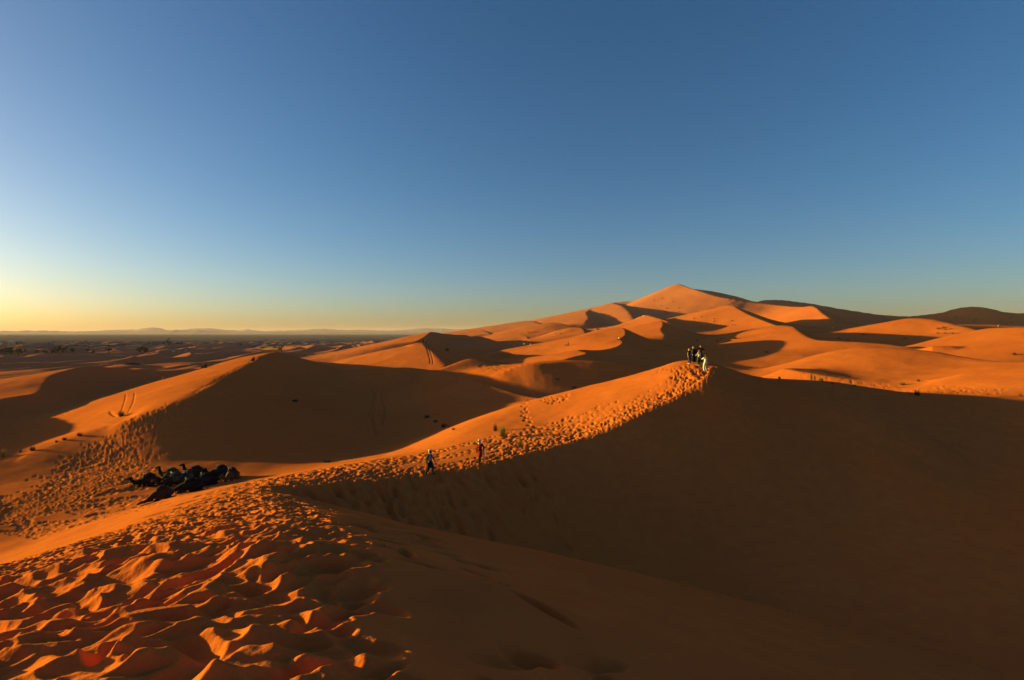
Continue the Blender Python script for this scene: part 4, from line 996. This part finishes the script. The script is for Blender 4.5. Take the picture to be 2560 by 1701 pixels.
def shrub(u, v, w, h_, label, col=(.035, .032, .016), group=None, d=None, cat='shrub', name='shrub'):
    p = place(u, v, d)
    W, Hh = w / FPX * p[3], h_ / FPX * p[3]
    rg = random.Random(int(u * 11 + v * 5))
    bm = bmesh.new()
    for k in range(9):
        a = rg.uniform(0, 6.28); q = Vector((math.cos(a) * W * .3, math.sin(a) * W * .3, Hh * rg.uniform(.5, .9)))
        add_tube(bm, [(0, 0, -.05, W * .02 + .01), (*(q * .5), W * .014 + .008), (*q, .006)], 5)
    n = 150 if w > 7 else 70; ls = max(W * .055, .03)
    for _ in range(n):
        a = rg.uniform(0, 6.28); r = math.sqrt(rg.random()); zz = rg.random()
        c = Vector((math.cos(a) * r * W * .5 * (1 - .5 * zz * zz), math.sin(a) * r * W * .42 * (1 - .5 * zz * zz), Hh * (.08 + .92 * zz * math.sqrt(max(0, 1 - r * r * .6)))))
        e = Vector((rg.gauss(0, 1), rg.gauss(0, 1), rg.gauss(0, 1))).normalized(); f_ = e.orthogonal().normalized()
        s1 = ls * rg.uniform(.6, 1.3); v = [bm.verts.new(c + e * s1), bm.verts.new(c + f_ * s1 * .6), bm.verts.new(c - e * s1), bm.verts.new(c - f_ * s1 * .6)]
        bm.faces.new(v)
    o = link(name, mesh_from(bm, name, False), M('shrub %.3f%.3f' % col[:2], col, .9, .4, 2), None)
    o.location = p[:3]
    return tag(o, label, cat, group)

tussock(303, 1041, 30, 17, 'wide green grass clump on the sunlit left ridge below two sand grooves', 'green', d=60)
tussock(409, 946, 17, 9, 'small dry grass clump at the upper edge of the sunlit left ridge', 'tan', d=95)
tussock(9, 1143, 22, 24, 'golden sunlit grass clump at the left edge of the photo', 'gold', d=48)
tussock(81, 1127, 26, 14, 'dark green grass clump nearest the golden clump at the foot of the shadowed left hollow', 'dark', d=55)
tussock(51, 1131, 13, 8, 'very small dark grass clump between the golden clump and the shadowed left hollow', 'dark', d=53)
tussock(141, 1106, 12, 7, 'tiny dark grass clump midway along the foot of the shadowed left hollow', 'dark', d=56)
tussock(161, 1101, 20, 11, 'dark grass clump second from the tip of the shadowed left hollow', 'dark', d=56)
tussock(199, 1090, 24, 11, 'dark grass clump nearest the tip of the shadowed left hollow', 'dark', d=58)
for u, v, w_, hh, t in ((1067, 1045, 30, 10, 'topmost and leftmost'), (1089, 1056, 22, 8, 'second from the left'), (1110, 1068, 36, 12, 'largest, third from the left'), (1134, 1075, 18, 7, 'smallest, rightmost')):
    tussock(u, v, w_, hh, 'dark grass clump in the shaded bowl, %s in the row' % t, 'dark', group='row of grass clumps in the shaded bowl')
tussock(738, 1005, 30, 8, 'faint low grass clump alone on the upper left wall of the shaded bowl', 'dark')
tussock(818, 1156, 46, 10, 'wide low dark grass clump on the floor of the shaded bowl', 'dark')
tussock(863, 1164, 9, 5, 'tiny dark grass clump just right of the wide clump on the bowl floor', 'dark')
tussock(1256, 1092, 30, 36, 'tall yellow green grass clump where the bowl shadow meets the sunlit ridge', 'olive', d=55)
tussock(1238, 1078, 22, 22, 'dark green half of the tall grass clump standing in shadow at the bowl edge', 'dark', d=57)
tussock(1299, 1119, 24, 26, 'dry tan grass clump on the sunlit ridge right of the walkers', 'tan', d=45)
tussock(1949, 948, 13, 9, 'small grass clump on the rim right of the summit group, leftmost on the rim', 'dark', d=58)
tussock(2028, 950, 9, 18, 'thin upright grass clump on the rim, left of a pair', 'green', d=60)
tussock(2037, 951, 8, 16, 'thin upright grass clump on the rim, right of a pair', 'tan', d=60)
tussock(2053, 955, 22, 13, 'round dark grass clump on the rim beside the thin upright pair', 'dark', d=60)
tussock(2081, 960, 10, 6, 'tiny grass clump on the rim between the round clump and the pale one', 'dark', d=60)
tussock(2137, 967, 15, 9, 'pale grass clump in the middle of the rim', 'olive', d=60)
tussock(2293, 989, 28, 17, 'biggest dark grass clump on the right part of the rim', 'dark', d=58)
tussock(2257, 963, 24, 9, 'dark grass clump in the shaded trough behind the rim', 'dark', d=75)
tussock(2296, 954, 15, 7, 'small dark grass clump at the foot of the big sunlit dune', 'dark', d=85)
tussock(2536, 888, 18, 8, 'dark grass clump in the shaded dip at the far right', 'dark', d=140)
tussock(1353, 912, 15, 7, 'bright golden grass clump on the low crest behind the bowl', 'gold', d=108)
tussock(1800, 906, 26, 6, 'low dark grass patch just right of the summit group', 'dark', d=100)
tussock(1878, 912, 15, 6, 'low dark grass patch right of the summit group near the thin lit strip', 'dark', d=95)
shrub(1118, 878, 13, 7, 'round black shrub on the shaded side of the pyramid dune', (.012, .011, .01), d=228)
for u, v, w_, hh, t in ((1743, 854, 9, 5, 'directly above the heads of the summit group'), (1766, 847, 6, 4, 'smallest, above the right of the summit group'), (1793, 854, 9, 4, 'right of the summit group'), (1803, 849, 10, 4, 'higher right of the summit group'), (1836, 848, 20, 5, 'widest, at the right of the hollow'), (1917, 882, 13, 4, 'lowest right, near the lit dune'), (1393, 950, 13, 5, 'left of the sunlit ridge'), (1436, 971, 15, 5, 'just behind the sunlit ridge')):
    shrub(u, v, w_, hh, 'small dark shrub in the shadowed hollow, %s' % t, group='shrubs in the shadowed hollows')
for u, v, w_, hh, t in ((2158, 838, 11, 4, 'highest'), (2120, 851, 8, 4, 'lowest'), (2096, 847, 11, 3, 'leftmost'), (2262, 848, 9, 4, 'rightmost')):
    shrub(u, v, w_, hh, 'small dark shrub in shadow behind the long lit crest at right, %s of four' % t, group='shrubs behind the long lit crest')
for u, v, w_, hh, t in ((2346, 824, 14, 6, 'upper left'), (2358, 820, 12, 4, 'topmost'), (2364, 826, 12, 6, 'central'), (2345, 835, 9, 5, 'lower left'), (2363, 835, 9, 5, 'lower middle'), (2381, 835, 10, 5, 'lower right'), (2377, 824, 10, 4, 'upper right')):
    shrub(u, v, w_, hh, 'dry tan shrub in the thicket on the far right lit dune, %s' % t, (.13, .08, .03), group='dry thicket on the far right dune', d=285)
for u, v in ((1635, 752), (1656, 748), (1683, 756), (1653, 765), (1667, 772), (1664, 786), (1669, 787), (1697, 772), (1698, 781), (1735, 797), (1754, 794), (1785, 798), (1786, 804), (1789, 814), (1811, 817), (1832, 814), (1838, 814), (1830, 803), (1662, 781), (1672, 785)):
    shrub(u, v, 7, 3.2, 'small dark shrub dotted over the sunlit face of the biggest dune', (.05, .03, .014), group='shrubs dotted over the biggest dune')
for u, v in ((2452, 787), (2439, 799), (2434, 805), (2527, 797), (2531, 807), (2499, 806), (2389, 793)):
    shrub(u, v, 7, 3, 'small dark shrub on the shadowed dune at the far right', (.03, .02, .012), group='shrubs on the far right shadowed dune')
for u, v in ((1322, 833), (1329, 832), (1337, 831), (1344, 831), (1388, 835), (1402, 836)):  # row of dark specks read as a caravan, stood in for by shrubs
    shrub(u, v, 6, 3, 'dark caravan speck built as a shrub on the sunlit slope left of the hooked dune', (.03, .02, .012), group='caravan row built as shrubs left of the hooked dune')

# ================================================================ oasis trees, tents and buildings far off at the left
def leaf_cloud(bm, c, r, n, ls, rg):
    for _ in range(n):
        d = Vector((rg.gauss(0, 1), rg.gauss(0, 1), rg.gauss(0, 1))).normalized() * (rg.random() ** .4)
        p = Vector(c) + Vector((d.x * r[0], d.y * r[1], d.z * r[2]))
        e = Vector((rg.gauss(0, 1), rg.gauss(0, 1), rg.gauss(0, 1))).normalized(); f_ = e.orthogonal().normalized(); s1 = ls * rg.uniform(.6, 1.4)
        bm.faces.new([bm.verts.new(p + e * s1), bm.verts.new(p + f_ * s1 * .7), bm.verts.new(p - e * s1), bm.verts.new(p - f_ * s1 * .7)])

def far_d(v): return EYE * FPX / max(v - 833.5, 1.5) * .98
def tree(u, v, w, h_, label, col=(.014, .014, .007), group='trees of the oasis', d=None, trunk=.25):
    p = place(u, v, d or far_d(v))
    W, Hh = w / FPX * p[3], h_ / FPX * p[3]
    rg = random.Random(int(u * 3 + v * 17))
    T = thing('tree', label, 'tree', (p[0], p[1], p[2] - .1), 0, group)
    bm = bmesh.new()
    tr = .05 * Hh + .08
    for k in range(4):
        a = rg.uniform(0, 6.28); q = (math.cos(a) * W * .22, math.sin(a) * W * .22, Hh * rg.uniform(.5, .8))
        add_tube(bm, [(0, 0, 0, tr), (q[0] * .3, q[1] * .3, Hh * trunk, tr * .7), (*q, tr * .25)], 6)
    link('trunk', mesh_from(bm, 'trunk'), M('bark', (.07, .05, .035), .95, .3, 3), T)
    bm = bmesh.new()
    for k in range(7 + int(w / 6)):
        a = rg.uniform(0, 6.28); r = math.sqrt(rg.random()) * .36
        zc = rg.uniform(trunk + .12, .82)
        leaf_cloud(bm, (math.cos(a) * r * W, math.sin(a) * r * W, Hh * zc), (W * rg.uniform(.14, .22), W * rg.uniform(.14, .22), Hh * rg.uniform(.13, .2)), 60, max(.10, W * .03), rg)
    link('crown', mesh_from(bm, 'crown', False), M('foliage %.3f' % col[0], col, .9, .4, .6), T)
    return T

def palm(u, v, h_, label, d=None):
    p = place(u, v, d or far_d(v)); Hh = h_ / FPX * p[3]
    rg = random.Random(int(u * 5)); T = thing('palm_tree', label, 'palm tree', (p[0], p[1], p[2] - .1), 0, 'date palms of the oasis')
    bm = bmesh.new(); add_tube(bm, [(0, 0, 0, .24), (.1, 0, Hh * .4, .18), (.25, .05, Hh * .82, .16)], 8)
    link('trunk', mesh_from(bm, 'trunk'), M('bark', (.07, .05, .035)), T)
    bm = bmesh.new(); top = Vector((.25, .05, Hh * .82))
    for k in range(22):
        a = 2 * math.pi * k / 22 + rg.uniform(-.2, .2); L = Hh * rg.uniform(.24, .34); up = rg.uniform(-.2, 1.0)
        dr = Vector((math.cos(a), math.sin(a), 0)); prev = None
        for q in range(6):
            t = q / 5; c = top + dr * L * t + Vector((0, 0, L * (up * t - (.4 + .5 * up) * t * t)))
            sd = Vector((-dr.y, dr.x, -.25)) * (.26 * L * math.sin(math.pi * (.12 + .8 * t)) * .5)
            r_ = (bm.verts.new(c + sd), bm.verts.new(c), bm.verts.new(c - Vector((sd.x, sd.y, -sd.z))))
            if prev: bm.faces.new((prev[0], prev[1], r_[1], r_[0])); bm.faces.new((prev[1], prev[2], r_[2], r_[1]))
            prev = r_
    link('crown', mesh_from(bm, 'crown', False), M('palm fronds', (.045, .05, .02), .8, .3, 1), T)

for u, v, w_, hh, t in ((12, 882, 26, 14, 'broad bushy tree at the left edge of the oasis'), (28, 886, 20, 22, 'tall dark tree in the clump under the pale fort'), (45, 887, 24, 25, 'largest tree of the clump under the pale fort'),
                        (62, 880, 10, 9, 'small bush right of the clump under the pale fort'), (90, 882, 14, 8, 'low dark bush alone between two tree clumps'), (113, 884, 17, 11, 'round dark bush left of the long dark grove'),
                        (128, 882, 13, 13, 'round dark tree touching the left of the long dark grove'), (141, 882, 16, 16, 'middle tree of the long dark grove'), (157, 881, 24, 19, 'largest tree, right end of the long dark grove'),
                        (183, 881, 15, 12, 'single dark tree right of the long dark grove'), (219, 879, 14, 10, 'dark tree with a low bush beside it'), (229, 882, 11, 5, 'flat low bush beside a dark tree'), (235, 879, 6, 5, 'tiny bush right of the flat low bush'),
                        (272, 881, 16, 12, 'umbrella shaped tree with a bare trunk between lit dune patches'), (349, 881, 18, 17, 'tall half of the dark tree on the pale dune crest'), (362, 880, 22, 13, 'wide half of the dark tree on the pale dune crest'),
                        (372, 862, 11, 9, 'left tree of a small far pair'), (384, 862, 10, 8, 'right tree of a small far pair'), (409, 862, 12, 11, 'left tree of the far central clump'), (422, 863, 16, 16, 'tallest tree of the far central clump'), (443, 862, 13, 6, 'low bush right of the far central clump'), (456, 862, 12, 7, 'rightmost bush of the far central clump'),
                        (600, 865, 7, 6, 'tiny dark tree in the middle of the small lit dunes'), (664, 852, 7, 4, 'tiny dark tree on the dark plain above the lit dunes'), (270, 865, 14, 4, 'thin dark hedge left of centre on the plain edge'), (309, 865, 12, 4, 'thin dark hedge right of centre on the plain edge'), (190, 866, 16, 5, 'thin dark hedge far behind the single tree'), (24, 840, 5, 3, 'single tree far out on the dark plain at the left')):
    tree(u, v, w_, hh, t, trunk=.42 if 'umbrella' in t else .08)
tree(702, 880, 19, 19, 'dense round dark tree just behind the tip of the left ridge', (.022, .022, .010), d=270, trunk=.05)
for u, v, hh, t in ((214, 868, 17, 'tall date palm standing alone in front of the dark plain'), (220, 869, 11, 'short date palm beside the tall lone palm'), (134, 864, 13, 'date palm behind the long dark grove'), (122, 866, 10, 'short date palm left behind the long dark grove'), (422, 861, 17, 'date palm rising from the far central clump'), (347, 866, 9, 'date palm left of the dark tree on the pale crest')):
    palm(u, v, hh, t)

def fort():
    p = place(33, 861, 700); d = p[3]
    W, Hh = 15 / FPX * d, 6.6 / FPX * d
    T = thing('building', 'pale yellow fort like building with corner towers at the far left', 'building', (p[0], p[1], p[2] - .3), .18)
    wall = M('pale plaster', (.62, .50, .34), .9, .1, 1.5)
    bm = bmesh.new(); add_box(bm, (0, 0, Hh * .5), (W * .84, W * .6, Hh))
    for k in range(9): add_box(bm, (-W * .34 + k * W * .085, -W * .3 + .15, Hh + .25), (.45, .28, .5))
    link('wall', mesh_from(bm, 'wall', False), wall, T)
    for sx in (-1, 1):
        for sy in (-1, 1):
            bm = bmesh.new(); add_box(bm, (sx * W * .44, sy * W * .3, Hh * .66), (W * .15, W * .15, Hh * 1.32))
            for a in (-1, 1):
                for b in (-1, 1): add_box(bm, (sx * W * .44 + a * W * .05, sy * W * .3 + b * W * .05, Hh * 1.32 + .25), (.45, .45, .5))
            link('tower', mesh_from(bm, 'tower', False), wall, T)
    bm = bmesh.new(); add_box(bm, (0, -W * .302, Hh * .28), (W * .12, .1, Hh * .56)); link('door', mesh_from(bm, 'door', False), M('dark wood', (.06, .035, .02)), T)
    for sx in (-.26, -.13, .13, .26):
        bm = bmesh.new(); add_box(bm, (sx * W, -W * .302, Hh * .62), (W * .04, .1, Hh * .2)); link('window', mesh_from(bm, 'window', False), M('dark glass', (.03, .03, .035), .3), T)
fort()

def house(u, v, w, h_, label, col, depth=.6, d=None, windows=2, group=None):
    p = place(u, v, d or far_d(v)); W, Hh = w / FPX * p[3], h_ / FPX * p[3]
    T = thing('house', label, 'house', (p[0], p[1], p[2] - .2), random.Random(int(u)).uniform(-.2, .4), group)
    bm = bmesh.new(); add_box(bm, (0, 0, Hh * .5), (W, W * depth, Hh)); link('wall', mesh_from(bm, 'wall', False), M('plaster %.2f' % col[0], col, .9, .1, 1.2), T)
    bm = bmesh.new()
    for sx, sy, lx, ly in ((0, 1, 1, .04), (0, -1, 1, .04), (1, 0, .04, 1), (-1, 0, .04, 1)): add_box(bm, (sx * W * .49, sy * W * depth * .49, Hh + .12), (W * lx * 1.02, W * depth * ly * 1.02, .3))
    link('roof', mesh_from(bm, 'roof', False), M('plaster %.2f' % col[0], col), T)
    bm = bmesh.new(); add_box(bm, (W * .1, -W * depth * .5 - .03, Hh * .36), (W * .1, .1, Hh * .72)); link('door', mesh_from(bm, 'door', False), M('dark wood', (.06, .035, .02)), T)
    for k in range(windows):
        bm = bmesh.new(); add_box(bm, (-W * .38 + k * W * .25, -W * depth * .5 - .03, Hh * .6), (W * .08, .1, Hh * .25)); link('window', mesh_from(bm, 'window', False), M('dark glass', (.03, .03, .035), .3), T)
house(47, 860, 10, 6, 'grey house standing right beside the pale fort', (.20, .17, .16), d=720)
house(59, 861, 13, 3, 'low tan house right of the pale fort', (.36, .24, .14), d=720, windows=3)
house(1, 864, 6, 7, 'pale house cut by the left edge of the photo', (.50, .42, .30), d=640)
house(146, 863, 12, 2.5, 'long low pale house behind the long dark grove', (.44, .30, .2), d=660, windows=3)
for k, u in enumerate((619.5, 626, 633, 642)):
    house(u, 855.5, 3.6, 2.2, 'white house on the dark plain, %s of a row of four' % ('leftmost', 'second from left', 'third from left', 'rightmost')[k], (.50, .47, .43), d=850, windows=1, group='row of white houses on the plain')
house(492, 850, 3, 1.8, 'single small white house far out on the dark plain', (.6, .57, .55), d=1000, windows=1)
house(457, 861, 6, 5, 'pale house at the right of the far central tree clump', (.45, .40, .34), d=660)

# a low garden wall catching the sun
p0, p1 = place(53, 865, 640), place(87, 865, 640)
bm = bmesh.new(); L_ = math.hypot(p1[0] - p0[0], p1[1] - p0[1]); add_box(bm, (L_ / 2, 0, .4), (L_, .4, 1.6))
for k in range(int(L_ / 3)): add_box(bm, (k * 3 + .4, 0, 1.35), (.5, .5, .35))
o = link('garden_wall', mesh_from(bm, 'garden_wall', False), M('mud wall', (.40, .26, .15), .95, .15, 1), None); o.location = (p0[0], p0[1], p0[2]); o.rotation_euler = (0, 0, math.atan2(p1[1] - p0[1], p1[0] - p0[0]))
tag(o, 'long low mud wall catching the sun right of the pale fort', 'wall')

def tent(u0, u1, v, h_, label, col=(.012, .010, .009), d=None):
    a, b = place(u0, v, d), place(u1, v, d)
    L = math.hypot(b[0] - a[0], b[1] - a[1]); Hh = h_ / FPX * a[3]; D_ = min(L * .35, 4.5)
    T = thing('tent', label, 'tent', ((a[0] + b[0]) / 2, (a[1] + b[1]) / 2, min(a[2], b[2]) - .1), math.atan2(b[1] - a[1], b[0] - a[0]))
    bm = bmesh.new(); n = max(3, int(L / 2.2)); rows = []
    for k in range(n + 1):
        x = -L / 2 + L * k / n; sag = .10 * Hh * (k % 2); e = .72 if k in (0, n) else 1
        rows.append([bm.verts.new(q) for q in ((x, -D_ / 2, 0), (x, -D_ / 2 * .92, Hh * .62 * e), (x, 0, Hh * e - sag), (x, D_ / 2 * .92, Hh * .62 * e), (x, D_ / 2, 0))])
    for r0, r1 in zip(rows[:-1], rows[1:]):
        for q in range(4): bm.faces.new((r0[q], r1[q], r1[q + 1], r0[q + 1]))
    bm.faces.new(rows[0]); bm.faces.new(rows[-1][::-1])
    link('canvas', mesh_from(bm, 'canvas', False), M('tent cloth %.3f' % col[0], col, .95, .2, 2), T)
    for k in range(0, n + 1, 2):
        bm = bmesh.new(); add_tube(bm, [(-L / 2 + L * k / n, -D_ / 2 - .25, 0, .05), (-L / 2 + L * k / n, -D_ / 2 - .1, Hh * .75, .04)], 6); link('pole', mesh_from(bm, 'pole'), M('bark', (.07, .05, .035)), T)
tent(312, 345, 912, 6, 'long black tent pitched in the dark dune hollow at left', d=190)
tent(634, 662, 869, 4, 'long low black tent row, left half, behind the lit left ridge', d=420)
tent(664, 690, 868, 4, 'long low black tent row, right half, beside the dense round tree', d=420)

tent(430, 437, 879, 3, 'small white tent on the sand in front of the far central trees', (.62, .60, .56), d=430)
tent(461.5, 465.5, 877, 3, 'white vehicle built as a tent, right of the white tent, beside a lit dune crest', (.60, .58, .54), d=440)  # small white vehicle, stood in for by a tent shape

# ================================================================ far mountains and the air between
def mountains():
    bm = bmesh.new(); rg = np.random.RandomState(4)
    for D_, prof_, hs in ((9000., [(-300, 3), (0, 5), (20, 6), (40, 5), (70, 7), (85, 5.5), (110, 7.5), (125, 5), (140, 6), (170, 4.5), (230, 5), (300, 4), (370, 5), (430, 7), (440, 9.5), (452, 7), (500, 8), (530, 6), (560, 4), (640, 3), (760, 4), (900, 3), (1040, 3), (1110, 3), (1300, 2)], 600),
                          (12000., [(-200, 3), (200, 3), (240, 6), (270, 8), (300, 9), (340, 9), (360, 12), (385, 14.5), (400, 13), (418, 8), (440, 7), (470, 10), (485, 12), (520, 12.5), (540, 11), (565, 8), (600, 7), (620, 10), (632, 7), (660, 5), (720, 7), (780, 10), (810, 11), (835, 9), (870, 8), (905, 9), (930, 7), (980, 7), (1020, 9), (1050, 12), (1065, 13), (1090, 11.5), (1110, 12.5), (1125, 10), (1160, 11), (1185, 9), (1215, 6), (1300, 4)], 850)):
        us = np.linspace(prof_[0][0], prof_[-1][0], 420); hh = np.interp(us, [q[0] for q in prof_], [q[1] for q in prof_])
        hh = np.maximum(hh + .55 * fbm(us / 9., us * 0 + D_ * .001, 3, 3), .6)
        rows = []
        for u, h_ in zip(us, hh):
            x = (u - 1280) / FPX * D_; top = h_ / FPX * D_ + EYE
            rows.append([bm.verts.new(q) for q in ((x * .96, D_ - hs, -2), (x * .985, D_ - hs * .4, top * .55), (x, D_, top), (x * 1.02, D_ + hs * .6, top * .5), (x * 1.04, D_ + hs, -2))])
        for r0, r1 in zip(rows[:-1], rows[1:]):
            for q in range(4): bm.faces.new((r0[q], r1[q], r1[q + 1], r0[q + 1]))
    o = link('mountains', mesh_from(bm, 'mountains', False), M('bare rock', (.20, .15, .13), .95, .25, .002), None); o['kind'] = 'structure'
mountains()

bm = bmesh.new(); add_box(bm, (0, 2000, 81.5), (40000, 34000, 169))
hz_ = link('haze', mesh_from(bm, 'haze', False), None); hz_['kind'] = 'stuff'
hm = bpy.data.materials.new('haze'); hm.use_nodes = True; hn = hm.node_tree; hn.nodes.remove(hn.nodes['Principled BSDF'])
pv = hn.nodes.new('ShaderNodeVolumePrincipled'); pv.inputs['Color'].default_value = (.92, .68, 1, 1); pv.inputs['Density'].default_value = 4.5e-5
hn.links.new(pv.outputs[0], hn.nodes['Material Output'].inputs['Volume']); hz_.data.materials.append(hm)
